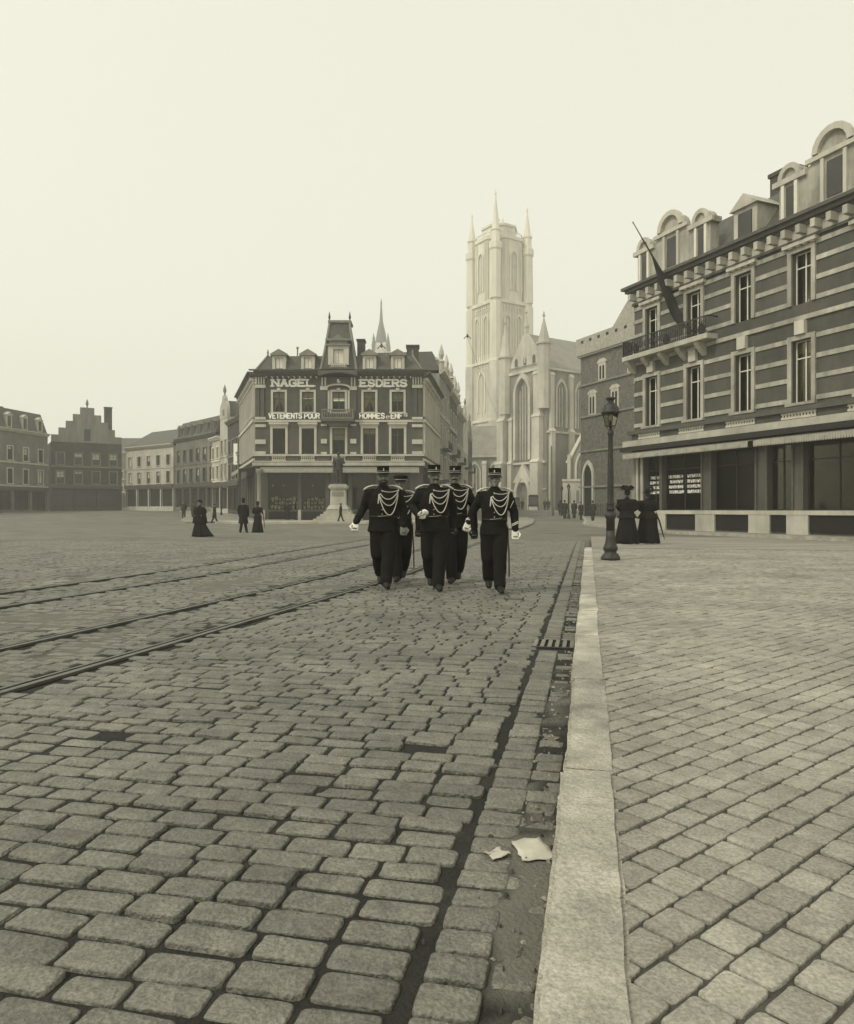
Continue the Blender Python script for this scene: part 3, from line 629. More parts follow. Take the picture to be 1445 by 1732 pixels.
top = [(5.9 + 3.55*k/14, 13.7 + .28*math.sin(math.pi*k/14)) for k in range(15)]; bot = [(x, z-.5) for x, z in top]
MB().ring(top, bot, -.95, 0).build('arched_cornice', MT['wood'], shop)
MB().box(-.4, -.95, 13.702, W+.4, -.55, 13.79).build('gutter', MT['slate'], shop)
for i in range(27):
    x = 1.1 + (W-2.2)*i/26
    if not 5.9 < x < 9.5: MB().box(x-.06, -.5, 13.09, x+.06, 0, 13.199).build('bracket', MT['trim'], shop)
write(shop, 'NAGEL', 1.56, 12.40, .58, .58, .22, .19, -.012, True); write(shop, 'ESDERS', 9.68, 12.38, .58, .52, .22, .19, -.012, True)
write(shop, '&', 7.5, 12.72, .3, .3, .1, .06, -.012)
write(shop, 'VETEMENTS', 1.28, 9.42, .44, .24, .105, .11, -.11); write(shop, 'POUR', 4.55, 9.42, .44, .26, .105, .11, -.11)
write(shop, 'HOMMES', 9.62, 9.42, .44, .28, .115, .11, -.11); write(shop, 'ET', 12.06, 9.42, .2, .12, .06, .05, -.11); write(shop, 'ENF', 12.5, 9.42, .44, .26, .115, .11, -.11); write(shop, 'TS', 13.64, 9.6, .26, .14, .06, .05, -.11)
# balcony of the middle bay
mb = MB(); mb.box(6.15, -1.0, 9.05, 9.2, -.1, 9.3); mb.prism([(6.5, 9.05), (8.85, 9.05), (8.5, 8.65), (6.85, 8.65)], -.75, -.1); bal = mb.build('balcony', MT['wood'], shop)
balustrade(shop, 6.2, 9.15, 9.302, .85, -.9, 'stone2', .2, .14, 'balcony_rail')
for x in (6.2, 8.95): MB().box(x, -.84, 9.302, x+.2, -.1, 10.1).build('balcony_side', MT['stone2'], shop)
# awnings
def awning(par, x0, x1, z1, z0, out_, step=.16, drop=.35):
    mb = MB(); mb.hull([(x0, 0, z1), (x1, 0, z1), (x1, -out_, z0), (x0, -out_, z0)], [(x0, 0, z1+.03), (x1, 0, z1+.03), (x1, -out_, z0+.03), (x0, -out_, z0+.03)])
    a = mb.build('awning', MT['canvas'], par); mb = MB(); n = int((x1-x0)/step)
    for i in range(n):
        xa = x0 + (x1-x0)*i/n; xb = x0 + (x1-x0)*(i+1)/n
        mb.prism([(xa, z0+.025), (xa, z0-drop*.7), ((xa*3+xb)/4, z0-drop*.95), ((xa+xb)/2, z0-drop), ((xa+3*xb)/4, z0-drop*.95), (xb-.012, z0-drop*.7), (xb-.012, z0+.025)], -out_-.012 - .004*(i % 2), -out_)
    mb.build('valance', MT['valance'], a)
    return a
awning(shop, .6, W-.3, 5.0, 4.70, 1.0)
FRAME[0] = LF; awning(shop, sideL-9, sideL-.2, 5.0, 4.75, 1.5); FRAME[0] = ID
FRAME[0] = RF; awning(shop, .3, 8, 5.0, 4.6, 1.1); FRAME[0] = ID
MB().lathe([(.26, 0), (.26, .5), (.2, .55), (.19, 4.2), (.3, 4.45), (.3, 4.7)], 12, (.62, -1.15, 0)).build('column', MT['stone2'], shop, True)
# plinth with cellar lights
for a, b in ((.0, .9), (3.95, 4.2), (6.5, 6.75), (8.6, 8.85), (11.15, 11.4), (14.3, W)): MB().box(a, -.12, 0, b, 0, 1.0).build('plinth', MT['stone'], shop)
for a, b in gh: MB().box(a+.1, -.06, .12, b-.1, .02, .85).build('cellar_light', MT['groove'], shop)
# mansard roof
F0 = [(-.05, -.1), (W+.05, -.1), (W+1.7, 15), (-5.15, 15)]; F1 = [(.95, .95), (W-.95, .95), (W+.3, 14), (-3.7, 14)]; F2 = [(3.6, 4.2), (W-3.6, 4.2), (W-3, 11), (-.5, 11)]
mb = MB(); mb.hull([(x, y, 13.7) for x, y in F0], [(x, y, 15.35) for x, y in F1]); rf = mb.build('roof', MT['slate'], shop)
mb = MB(); mb.hull([(x, y, 15.352) for x, y in F1], [(x, y, 16.0) for x, y in F2]); mb.build('upper_roof', MT['slate'], shop)
for (a, b) in ((0, 0), (1, 1)):
    p, q = Vector((*F0[a], 13.75)), Vector((*F1[a], 15.4)); MB().tube([p, q], .09, 6).build('hip_ridge', MT['stone2'], shop)
    MB().lathe([(.12, 0), (.07, .15), (.1, .3), (.02, .6)], 8, (F1[a][0], F1[a][1], 15.36)).build('finial', MT['stone2'], shop)
for c in (2.18, 4.84, 10.5, 13.1):
    mb = MB(); mb.box(c-.62, -.02, 13.72, c-.36, 1.2, 15.2); mb.box(c+.36, -.02, 13.72, c+.62, 1.2, 15.2); mb.box(c-.36, -.02, 15.0, c+.36, 1.2, 15.2); mb.box(c-.36, .1, 13.72, c+.36, 1.2, 13.9)
    d = mb.build('dormer', MT['trim'], shop)
    mb = MB(); mb.box(c-.78, -.2, 15.2, c+.78, 1.5, 15.35); pediment(mb, c-.78, c+.78, 15.351, .45, -.16, 1.6); mb.build('pediment', MT['stone2'], d)
    MB().box(c-.32, .12, 13.9, c-.02, .15, 15.0).build('shutter', MT['paint'], d); MB().box(c+.02, .12, 13.9, c+.32, .15, 15.0).build('shutter', MT['paint'], d)
# tall middle pavilion
mb = MB(); mb.frus((6.0, -.05, 9.35, 3.2, 13.72), (6.75, .75, 8.6, 2.4, 18.4)); mb.build('pavilion_roof', MT['slate'], shop)
for x, X in ((6.0, 6.75), (9.35, 8.6)): MB().tube([(x, -.05, 13.75), (X*.62+x*.38, .42, 16.4), (X, .75, 18.4)], .12, 6).build('hip_ridge', MT['stone2'], shop)
mb = MB(); mb.box(6.6, .6, 18.4, 8.75, 2.5, 18.62); mb.build('crest', MT['stone2'], shop)
for x in (6.72, 8.62): MB().lathe([(.11, 0), (.05, .12), (.12, .3), (.09, .45), (.015, .85)], 8, (x, .75, 18.6)).build('finial', MT['iron'], shop)
mb = MB(); mb.box(6.72, -.25, 14.3, 7.2, 1.4, 16.05); mb.box(8.14, -.25, 14.3, 8.62, 1.4, 16.05); mb.box(7.2, -.25, 15.75, 8.14, 1.4, 16.05); d = mb.build('dormer', MT['trim'], shop)
mb = MB(); mb.box(6.6, -.4, 16.05, 8.74, 1.2, 16.2); mb.box(6.85, -.3, 16.2, 8.5, 1.2, 16.5); mb.box(6.5, -.45, 16.5, 8.84, 1.2, 16.68); pediment(mb, 7.1, 8.24, 16.681, .42, -.42, 1.0); mb.build('pediment', MT['stone2'], d)
for a in (7.24, 7.7): MB().box(a, .0, 14.45, a+.4, .04, 15.75).build('shutter', MT['paint'], d)
MB().box(7.2, .05, 14.3, 8.14, .3, 15.75).build('infill', MT['trim'], d)
balustrade(shop, 7.0, 8.35, 13.85, .5, -.3, 'trim', .15, .12, 'dormer_balustrade')
for sg, x in ((-1, 6.55), (1, 8.8)):
    mb = MB(); mb.prism([(x, 13.8), (x+.5*sg*-1, 13.8), (x+.45*sg*-1, 14.45), (x+.3*sg*-1, 14.1)], -.35, .1); mb.build('scroll', MT['stone2'], shop)
for x0, x1, y0, z1 in ((9.05, 9.75, 3.4, 17.35), (13.85, 15.0, 3.0, 16.7)): 
    mb = MB(); mb.box(x0, y0, 14.5, x1, y0+1.2, z1); mb.box(x0-.08, y0-.08, z1, x1+.08, y0+1.28, z1+.16); mb.build('chimney', MT['wall2'], shop)
MB().lathe([(.07, 0), (.07, .8), (.12, .85), (.12, 1.0)], 8, (3.55, 1.9, 15.4)).build('stove_pipe', MT['stone2'], shop)
# things in the show windows: rows of shirt fronts on dark forms
disp = thing('shirt_display', 'rows of white shirt fronts behind the dark shop window', 'shop display', (hx, hd, gz(hd)))
MB().prismx([(.32, .9), (1.1, .9), (1.1, 1.75), (.78, 1.75), (.78, 1.4), (.55, 1.4), (.55, 1.05), (.32, 1.05)], 1.2, 6.4).build('stand', MT['dark'], disp)
sh = MB(); sh.prism([(-.11, .34), (-.04, .36), (0, .22), (.04, .36), (.11, .34), (.07, .05), (0, 0), (-.07, .05)], -.03, .03); shm = sh.mesh('shirt_front'); shm.materials.append(MT['letter'])
fm = MB(); fm.ell([(0, .1, 0, .12, .07), (0, .1, .2, .17, .09), (0, .1, .36, .16, .08), (0, .1, .44, .06, .05), (0, .1, .5, .05, .05)], 10); fmm = fm.mesh('form'); fmm.materials.append(MT['dark'])
rr = random.Random(11)
for r_, (yy, zz) in enumerate(((.40, 1.05), (.62, 1.4), (.86, 1.75))):
    for i in range(15):
        x = 1.45 + .335*i
        if 3.85 < x < 4.3 or rr.random() < .05 + .10*r_: continue
        a = bpy.data.objects.new('form', fmm); COL.objects.link(a); a.parent = disp; a.location = (x, yy, zz)
        b = bpy.data.objects.new('shirt_front', shm); COL.objects.link(b); b.parent = a; b.location = (rr.uniform(-.03, .03), -.02, rr.uniform(-.02, .04)); b.scale = (rr.uniform(.8, 1.35),)*3
for i, x in enumerate((1.5, 2.5, 5.2)):
    lm = thing('globe_lamp', ['white globe lamp hanging by the column in the dark shop front', 'white globe lamp hanging over the shirts in the dark shop front', 'white globe lamp hanging near the statue in the dark shop front'][i], 'lamp', (hx+x, hd+.6, gz(hd)+3.25), group='globe lamps in the shop window')
    MB().ball((0, 0, 0), .09, .09, .09).build('globe', MT['letter'], lm, True); MB().tube([(0, 0, .08), (0, 0, 1.3)], .012, 5).build('rod', MT['iron'], lm)
# terrace step in front of the shop
MB().box(-17.2, 59.9, -.1, 4.4, hd+.1, .235).build('shop_step', MT['stone'], None, kind='structure')
# ================================================================== generic town house
def house(name, label, P, d, W, Dp, H, bays, levels, wall='wallm', trim='trim', roof='mansard', rh=2.5, shopfront=True, winw=1.0, far=True, group=None, dormers=True, base=None, side=True, cor=.45, gable=None):
    t = thing(name, label, 'house', (P[0], P[1], (gz(P[1]) if base is None else base) - .3), math.atan2(d[1], d[0]), group)
    cs = [W*(i+.5)/bays for i in range(bays)]
    hs = [(c-winw/2, c+winw/2, a, b) for c in cs for a, b in levels]
    if shopfront: gh = [(W*(i+.09)/max(1, bays-1), W*(i+.91)/max(1, bays-1), .9, 3.4) for i in range(max(1, bays-1))]
    else: gh = [(c-winw/2, c+winw/2, 1.2, 3.3) for c in cs]
    mb = MB(); mb.wall(0, W, 0, H, hs + gh, .22); mb.build('wall', MT[wall], t)
    mb = MB(); mb.add([(0,0,0),(0,Dp,0),(0,Dp,H),(0,0,H)], [(3,2,1,0)]); mb.add([(W,0,0),(W,Dp,0),(W,Dp,H),(W,0,H)], [(0,1,2,3)]); mb.add([(0,Dp,0),(W,Dp,0),(W,Dp,H),(0,Dp,H)], [(3,2,1,0)]); mb.add([(0,0,H),(W,0,H),(W,Dp,H),(0,Dp,H)], [(0,1,2,3)]); mb.build('side_wall', MT[wall], t)
    for i, (a, b, c, e) in enumerate(hs): window(t, a, b, c, e, sur=.14, trim=trim, far=far, blind=random.choice((0, 0, .2, .35, .5, .9)), tr=.7)
    for a, b, c, e in gh: window(t, a, b, c, e, sur=.08, trim=trim if not shopfront else 'wood', far=far, sill=not shopfront, fr='dark' if shopfront else 'wood')
    if shopfront: MB().box(-.02, -.22, 3.6, W+.02, 0, 4.1).build('fascia', MT['wood'], t)
    zs = sorted({a for a, b in levels})
    for z in zs: MB().box(0, -.09, z-.42, W, 0, z-.2).build('string_course', MT[trim], t)
    if gable is None:
        mb = MB(); cornice(mb, 0, W, H-.1, .45, cor, ends=False); mb.build('cornice', MT[trim], t)
    if roof == 'mansard':
        MB().frus((.02, .05, W-.02, Dp, H+.352), (.35, .9, W-.35, Dp-.5, H+.35+rh)).build('roof', MT['slate'], t)
        if dormers:
            for c in cs:
                mb = MB(); mb.box(c-.55, .1, H+.36, c+.55, 1.2, H+.4+rh*.62); mb.prism([(c-.65, H+.4+rh*.62), (c+.65, H+.4+rh*.62), (c, H+.4+rh*.62+.45)], 0, 1.3); dm = mb.build('dormer', MT[trim], t)
                MB().box(c-.3, .06, H+.6, c+.3, .1, H+.3+rh*.6).build('pane', MT['farglass'], dm)
    elif roof == 'pitched':
        MB().prismx([(-.3, H+.35), (Dp+.3, H+.35), (Dp/2, H+.35+rh)], 0, W).build('roof', MT['slate'], t)
    elif roof == 'front':
        MB().prism([(0, H), (W, H), (W/2, H+rh)], .3, Dp).build('roof', MT['slate'], t)
        pts = [(0, H)]
        if gable == 'step':
            n = 5
            for k in range(n): pts += [(W/2*k/n, H + (rh+.3)*(k+1)/n), (W/2*(k+1)/n, H + (rh+.3)*(k+1)/n)]
            pts += [(W-x, z) for x, z in reversed(pts[:-1])]
        elif gable == 'curve':
            pts = [(0, H), (0, H+.5)] + [(W*.30*(1-math.cos(R(90*k/8))) , H+.5 + rh*.7*math.sin(R(90*k/8))) for k in range(1, 9)] + [(W/2 - W*.2*math.cos(R(90*k/6)), H+.5+rh*.7 + W*.2*math.sin(R(90*k/6))) for k in range(0, 7)]
            pts += [(W-x, z) for x, z in reversed(pts[:-1])]
        else: pts = [(-.05, H), (W/2, H+rh+.25), (W+.05, H)]
        mb = MB(); mb.prism(pts, -.05, .3); mb.build('gable', MT[trim], t)
        MB().lathe([(.14, 0), (.08, .2), (.2, .5), (.2, .75), (.03, 1.3)], 8, (W/2, .12, max(z for x, z in pts))).build('finial', MT['stone2'], t)
        MB().box(W/2-.45, -.08, H+.3, W/2+.45, -.05, H+.3+rh*.35).build('attic_window', MT['farglass'], t)
    cx = W*.82; mb = MB(); ztop = H + (rh if roof != 'flat' else 0) + 1.1; mb.box(cx, Dp*.5, H, cx+1.1, Dp*.5+.7, ztop); mb.box(cx-.07, Dp*.5-.07, ztop, cx+1.17, Dp*.5+.77, ztop+.15); mb.build('chimney', MT['wall2'], t)
    return t
# row in the street left of the shop
house('brick_house', 'dark brick house adjoining the left flank of the lettered shop', (-24.0, 89.0), (2.9, -6.0), 6.6, 8, 11.0, 3, [(4.4, 6.2), (7.4, 9.0)], 'wall2', 'stone2', 'pitched', 3.0)
house('white_gabled_house', 'tall narrow white house beside the dark brick house', (-25.9, 92.5), (1.9, -3.5), 3.9, 8, 12.0, 2, [(4.6, 6.4), (7.6, 9.3)], 'wallp', 'wallp', 'front', 2.2, gable='curve', winw=.85)
house('white_terraced_house', 'low whitewashed house at the bend of the street left of shop', (-28.2, 96.6), (2.3, -4.1), 4.6, 8, 9.6, 2, [(4.6, 6.2), (7.2, 8.6)], 'wallp', 'paint', 'pitched', 2.4)
banner = MB(); banner.box(0, -.05, 0, 1.35, .0, 2.4); bo = banner.build('sign_board', MT['letter'], None); p = at(395.5, 786, 84.2); bo.location = (p.x, p.y, p.z); bo.rotation_euler = (0, 0, R(-20)); bo['label'] = 'blank white sign board on the brick house left of shop'; bo['category'] = 'sign'
# curved row closing the square at the far left
house('mansard_terrace', 'grey terrace with mansard dormers closing the left street', (-36.0, 105.8), (.643, -.766), 13.4, 9, 10.2, 6, [(4.3, 6.1), (7.1, 8.8)], 'wallm', 'wallm', 'mansard', 2.3, group='houses closing the square')
house('pale_terrace', 'pale stucco terrace left of the mansard terrace', (-46.5, 114.0), (10.2, -8.1), 12.9, 9, 9.6, 5, [(4.3, 6.0), (6.9, 8.4)], 'wallp', 'trim', 'pitched', 2.8, group='houses closing the square')
house('step_gabled_house', 'step gabled brick house at far left of the square', (-55.2, 108.5), (8.5, 5.2), 9.7, 10, 10.5, 4, [(4.4, 6.2), (7.2, 8.9)], 'wall2', 'stone2', 'front', 5, gable='step', group='houses closing the square')
house('grey_corner_house', 'broad grey house with dormers at left edge of the picture', (-58.5, 86.0), (3.2, 22.0), 22.0, 10, 11.6, 7, [(4.5, 6.5), (7.7, 9.5)], 'wallm', 'trim', 'mansard', 2.8, group='houses closing the square')
house('plain_house', 'plain pale house beyond the left edge of the square', (-61.5, 66.5), (3.0, 19.0), 19.0, 10, 10.2, 6, [(4.4, 6.1), (7.0, 8.5)], 'wallp', 'trim', 'pitched', 3, group='houses closing the square')
# row running from the shop to the cathedral
E = [(1.4, 83.4), (2.9, 94.5), (4.2, 104), (5.6, 114.5), (6.9, 124), (8.2, 134)]
spec = [('ornate_house', 'ornate pale house with finials just behind the lettered shop', 16.4, 3, [(4.8, 7.2), (8.4, 10.8), (12.2, 14.4)], 'stone2', 'trim', 'mansard', 2.2, None),
        ('balconied_house', 'soot dark house with balconies in the street behind the shop', 15.4, 3, [(4.8, 7.0), (8.2, 10.4), (11.6, 13.6)], 'wall2', 'trim', 'mansard', 2.4, None),
        ('bay_windowed_house', 'grey house midway down the street towards the cathedral', 14.0, 4, [(4.4, 6.6), (7.6, 9.8)], 'wallm', 'trim', 'mansard', 2.6, None),
        ('white_fronted_house', 'white fronted gabled house before the cathedral tower', 13.4, 3, [(4.4, 6.4), (7.4, 9.4)], 'wallp', 'trim', 'front', 3.4, 'step'),
        ('last_street_house', 'dark house at the end of the street below the tower', 12.6, 3, [(4.4, 6.4), (7.2, 9.0)], 'wall2', 'stone2', 'front', 3.0, 'step')]
for (nm, lb, H, bays, lev, wl, tr_, rf_, rh_, gb), a, b in zip(spec, E[:-1], E[1:]):
    d = (b[0]-a[0], b[1]-a[1]); ho = house(nm, lb, a, d, math.hypot(*d), 9, H, bays, lev, wl, tr_, rf_, rh_, True, 1.1, True, 'houses lining the street to the cathedral', True, None, True, .6, gb)
    if H > 15:
        Wd = math.hypot(*d)
        for x in (.25, Wd*.5, Wd-.25): MB().lathe([(.3, H+.3), (.3, H+1.2), (.42, H+1.3), (.15, H+1.6), (.32, H+2.1), (.25, H+2.5), (.03, H+3.3)], 8, (x, -.2, 0)).build('finial', MT['trim'], ho)
        MB().prism([(Wd*.28, H+.3), (Wd*.72, H+.3), (Wd*.72, H+1.3), (Wd*.62, H+1.5), (Wd*.58, H+2.3), (Wd*.42, H+2.3), (Wd*.38, H+1.5), (Wd*.28, H+1.3)], -.35, .1).build('scrolled_gable', MT['trim'], ho)
    for z in (lev[0][0]-.3, lev[1][0]-.3):
        mb = MB(); mb.box(2, -.85, z-.15, 6.5, 0, z); mb.box(2, -.85, z+.75, 6.5, -.8, z+.82)
        for k in range(16): mb.box(2+.29*k, -.84, z, 2.04+.29*k, -.81, z+.75)
        mb.build('balcony', MT['iron' if z > 6 else 'stone2'], ho)

# ================================================================== corner building on the right
KX = (.391, -.92)
cb = thing('corner_building', 'banded brick and stone building with shop and balcony on the right', 'building', (11.8, 42, .12), math.atan2(KX[1], KX[0]))
LN, DP = 20.0, 11.0
BC = [1.5, 4.7, 7.9, 11.1, 14.3, 17.5]
holes = [(c-.5, c+.5, 5.7, 8.4) for c in BC] + [(c-.5, c+.5, 9.95, 12.2) for c in BC]
sh = [(.9, 2.15), (2.35, 5.2), (5.9, 8.6), (9.3, 10.6), (11.2, 14.2), (14.9, 18.6)]
holes += [(a, b, 1.05, 4.0) for a, b in sh]
MB().wall(0, LN, 0, 13.2, holes, .3).build('wall', MT['wall'], cb)
mb = MB(); mb.add([(0,0,0),(0,DP,0),(0,DP,13.2),(0,0,13.2)], [(3,2,1,0)]); mb.add([(LN,0,0),(LN,DP,0),(LN,DP,13.2),(LN,0,13.2)], [(0,1,2,3)]); mb.add([(0,DP,0),(LN,DP,0),(LN,DP,13.2),(0,DP,13.2)], [(3,2,1,0)]); mb.build('side_wall', MT['wall'], cb)
for i, c in enumerate(BC):
    window(cb, c-.5, c+.5, 5.7, 8.4, depth=.3, sur=.2, proud=.09, trim='bandstone', fr='paint', tr=.72, blind=(.3, .0, .45, .2, .3, .6)[i], curtain=(2, 1, 0, 1, 2, 0)[i], sill=True)
    window(cb, c-.5, c+.5, 9.95, 12.2, depth=.3, sur=.2, proud=.09, trim='bandstone', fr='paint', tr=.72, blind=(.28, .5, 0, .28, .4, 0)[i], curtain=(2, 0, 1, 2, 0, 1)[i], sill=False)
    MB().box(c-.25, -.2, 8.62, c+.25, 0, 9.2).build('keystone', MT['trim'], cb); mb = MB(); mb.box(c-.85, -.25, 12.45, c+.85, 0, 12.6); [mb.box(c-.55+.36*k, -.2, 12.2+.2, c-.35+.36*k, 0, 12.449) for k in range(4)]; mb.build('lintel', MT['trim'], cb)
for a, b in sh: window(cb, a, b, 1.05, 4.0, depth=.3, sur=.1, trim='wood', fr='dark', sill=False, tr=.74, mull=True)
edges = [0] + sum([[c-.72, c+.72] for c in BC], []) + [LN]
for a, b in zip(edges[::2], edges[1::2]):
    for z in (5.72, 6.62, 7.48, 8.34, 9.95, 10.78, 11.58, 12.3): MB().box(a, -.05, z, b, 0, z+.2).build('band', MT['bandstone'], cb)
MB().box(-.12, -.12, 0, .18, .3, 4.6).build('corner_pier', MT['stone2'], cb)
for x in (.22, .62): MB().box(x, -.1, 1.0, x+.2, 0, 4.2).build('pilaster', MT['stone'], cb)
mb = MB(); mb.box(-.25, -.35, 5.3, LN, 0, 5.5); mb.box(-.2, -.28, 4.95, LN, 0, 5.0); mb.build('string_course', MT['wood'], cb)
for a, b in zip([0] + [c+.9 for c in BC], [c-.9 for c in BC] + [LN]): 
    if b > a: MB().box(a, -.2, 5.0, b, -.02, 5.299).build('panel', MT['wall'], cb)
for c in BC: balustrade(cb, c-.88, c+.88, 5.0, .3, -.2, pitch=.16, th=.1)
mb = MB(); mb.box(-.45, -.5, 4.62, LN, 0, 4.94); mb.build('ledge', MT['stone'], cb); MB().box(-.55, -.6, 4.35, LN, 0, 4.6).build('fascia', MT['dark'], cb)
awning(cb, .1, 9.0, 4.34, 4.15, .9, .12, .26); awning(cb, 9.3, LN-.2, 4.34, 4.15, .9, .12, .26)
mb = MB(); [mb.box(a, -.14, 0, b, 0, 1.0) for a, b in ((0, 1.2), (2.1, 2.7), (4.9, 6.2), (8.3, 9.5), (10.4, 11.5), (14, 15.2), (18.3, LN))]; mb.box(0, -.16, .85, LN, 0, 1.04); mb.build('plinth', MT['stone'], cb)
for a, b in ((1.2, 2.1), (2.7, 4.9), (6.2, 8.3), (9.5, 10.4), (11.5, 14), (15.2, 18.3)): MB().box(a, -.05, .1, b, .02, .8).build('cellar_light', MT['groove'], cb)
MB().box(0, -.09, 9.22, LN, 0, 9.42).build('string_course', MT['bandstone'], cb)
# balcony with wrought railing
bl = MB().box(-.2, -.72, 9.45, 6.3, 0, 9.7).build('balcony', MT['stone'], cb)
mb = MB(); mb.box(-.18, -.70, 10.52, 6.28, -.65, 10.58); mb.box(-.18, -.70, 9.8, 6.28, -.66, 9.84); mb.box(6.24, -.65, 10.52, 6.28, 0, 10.58); mb.box(-.18, -.70, 9.7, -.14, 0, 10.58)
for k in range(47): mb.box(-.16+.137*k, -.695, 9.7, -.13+.137*k, -.665, 10.55)
for k in range(5): mb.box(-.18, -.63+.12*k, 9.7, -.145, -.60+.12*k, 10.55)
for k in range(15):
    c = Vector((.15+.42*k, -.685, 10.15)); mb.tube([c + Vector((.15*math.cos(q), 0, .2*math.sin(q))) for q in [2*math.pi*i/12 for i in range(13)]], .018, 5, False)
mb.build('railing', MT['iron'], cb)
for k in range(5): MB().prismx([(0, 9.449), (-.6, 9.449), (-.55, 9.3), (-.2, 8.95), (0, 8.8)], -.15+1.35*k, .15+1.35*k).build('bracket', MT['stone'], cb)
for k, x in enumerate((-.02, .75, 3.2, 5.7)): MB().ball((x, -.5, 10.0), .2, .15, .32, 9, 6).build('shrub', MT['clothg'], cb)
# entablature
mb = MB(); mb.box(-.08, -.14, 12.62, LN, 0, 12.75); cornice(mb, 0, LN, 13.2, .5, .55); mb.build('cornice', MT['wood'], cb); MB().box(-.04, -.08, 12.75, LN, 0, 13.2).build('frieze', MT['trim'], cb)
for k in range(27): MB().box(.1+.74*k, -.55, 12.85, .32+.74*k, 0, 13.2).build('bracket', MT['stone'], cb)
MB().frus((.1, .2, LN, DP, 13.702), (1.6, 2.4, LN-1, DP-2, 16.4)).build('roof', MT['slate'], cb)
def arcpts(c, z, r, n=9): return [(c - r*math.cos(math.pi*k/n), z + r*math.sin(math.pi*k/n)) for k in range(n+1)]
for g0 in (3.1, 12.7):
    hf = [(-2.75, 13.7), (-2.75, 15.35), (-2.95, 15.35), (-2.95, 15.62)] + arcpts(-2.15, 15.62, .52) + [(-1.25, 15.65), (-.85, 15.85)] 
    pts = hf + arcpts(0, 15.9, .82) + [(-x, z) for x, z in reversed(hf)]
    MB().prism([(x+g0, z) for x, z in pts], -.05, .5).build('gable', MT['bandstone'], cb)
    mb = MB(); mb.ring([(x+g0, z) for x, z in arcpts(0, 15.95, .95)], [(x+g0, z) for x, z in arcpts(0, 15.95, .68)], -.25, -.05); mb.box(g0-1.3, -.2, 15.72, g0+1.3, -.05, 15.92); mb.build('gable_moulding', MT['trim'], cb)
    for s_ in (-2.15, 2.15):
        mb = MB(); mb.ring([(x+g0, z) for x, z in arcpts(s_, 15.62, .58)], [(x+g0, z) for x, z in arcpts(s_, 15.62, .36)], -.18, -.05); mb.box(g0+s_-.85, -.2, 15.36, g0+s_+.85, -.05, 15.6); mb.build('gable_moulding', MT['trim'], cb)
        MB().box(g0+s_-.2, -.09, 13.85, g0+s_+.2, -.05, 15.2).build('attic_window', MT['farglass'], cb)
        for k in (-.42, .26): MB().box(g0+s_+k, -.16, 13.71, g0+s_+k+.16, -.05, 15.35).build('pilaster', MT['paint'], cb)
    MB().box(g0-.35, -.09, 14.0, g0+.35, -.05, 15.5).build('attic_window', MT['farglass'], cb)
    for k in (-.6, .44): MB().box(g0+k, -.16, 13.71, g0+k+.16, -.05, 15.7).build('pilaster', MT['trim'], cb)
for g0 in (7.9, 17.5):
    mb = MB(); mb.box(g0-.7, .1, 13.71, g0+.7, 1.6, 15.3); mb.prism([(g0-.85, 15.3), (g0+.85, 15.3), (g0, 15.95)], -.05, 1.8); dm = mb.build('dormer', MT['stone'], cb); MB().box(g0-.4, .05, 13.9, g0+.4, .1, 15.1).build('pane', MT['farglass'], dm)
for x in (5.8, 15.2): 
    mb = MB(); mb.box(x, 4, 15.5, x+1.4, 4.9, 18.2); mb.box(x-.08, 3.92, 18.2, x+1.48, 4.98, 18.4); mb.build('chimney', MT['wall2'], cb)
# painted window lettering on the shop glass (illegible strokes in the photograph)
rr = random.Random(5)
for (x0, x1, rows) in ((1.0, 1.95, 4), (2.5, 3.7, 4), (3.9, 5.0, 4)):
    for k in range(rows):
        mb = MB(); x = x0 + rr.uniform(0, .12); z = 2.75 - .27*k
        while x < x1 - .1: 
            w_ = rr.uniform(.04, .09); mb.box(x, .255, z, x+w_*.45, .262, z+.17); mb.box(x+w_*.5, .255, z + rr.choice((0, .06, .13)), x+w_, .262, z+.05+rr.choice((0, .06, .12))); x += w_ + .022
        mb.build('window_lettering', MT['letter'], cb)
# flag on its slanting pole
nrm = Vector((-.92, -.391, 0)); fb = Vector((11.8+.391*3.0, 42-.92*3.0, 12.95)); tip = Vector((xat(1071, 38.3), 38.3, at(1071, 376, 38.3).z))
fl = thing('flag', 'dark flag drooping from a slanting pole on the banded building', 'flag', tuple(fb))
d = tip - fb
MB().tube([(0, 0, 0), tuple(d*.5), tuple(d*.78), tuple(d)], [.06, .05, .03, .022], 8).build('pole', MT['iron'], fl); MB().ball(tuple(d), .05, .05, .05, 8, 6).build('knob', MT['stone'], fl)
V = []; nu, nv = 26, 16
for j in range(nv):
    for i in range(nu):
        a = i/(nu-1); q = j/(nv-1); t_ = .80*(1-a) - .10*a; top_ = d*t_; ln = q*(.06 + 2.5*sstep(.30, .72, a))
        fold = .16*math.sin(a*17 + q*1.5)*q*sstep(.2, .6, a); sw = 1.5*q*sstep(.35, 1.0, a); V.append((top_.x + fold*.3 + .391*sw, top_.y + fold - .92*sw, top_.z - ln - .02))
MB().add(V, [(j*nu+i, j*nu+i+1, (j+1)*nu+i+1, (j+1)*nu+i) for j in range(nv-1) for i in range(nu-1)]).build('cloth', MT['flag'], fl, True)

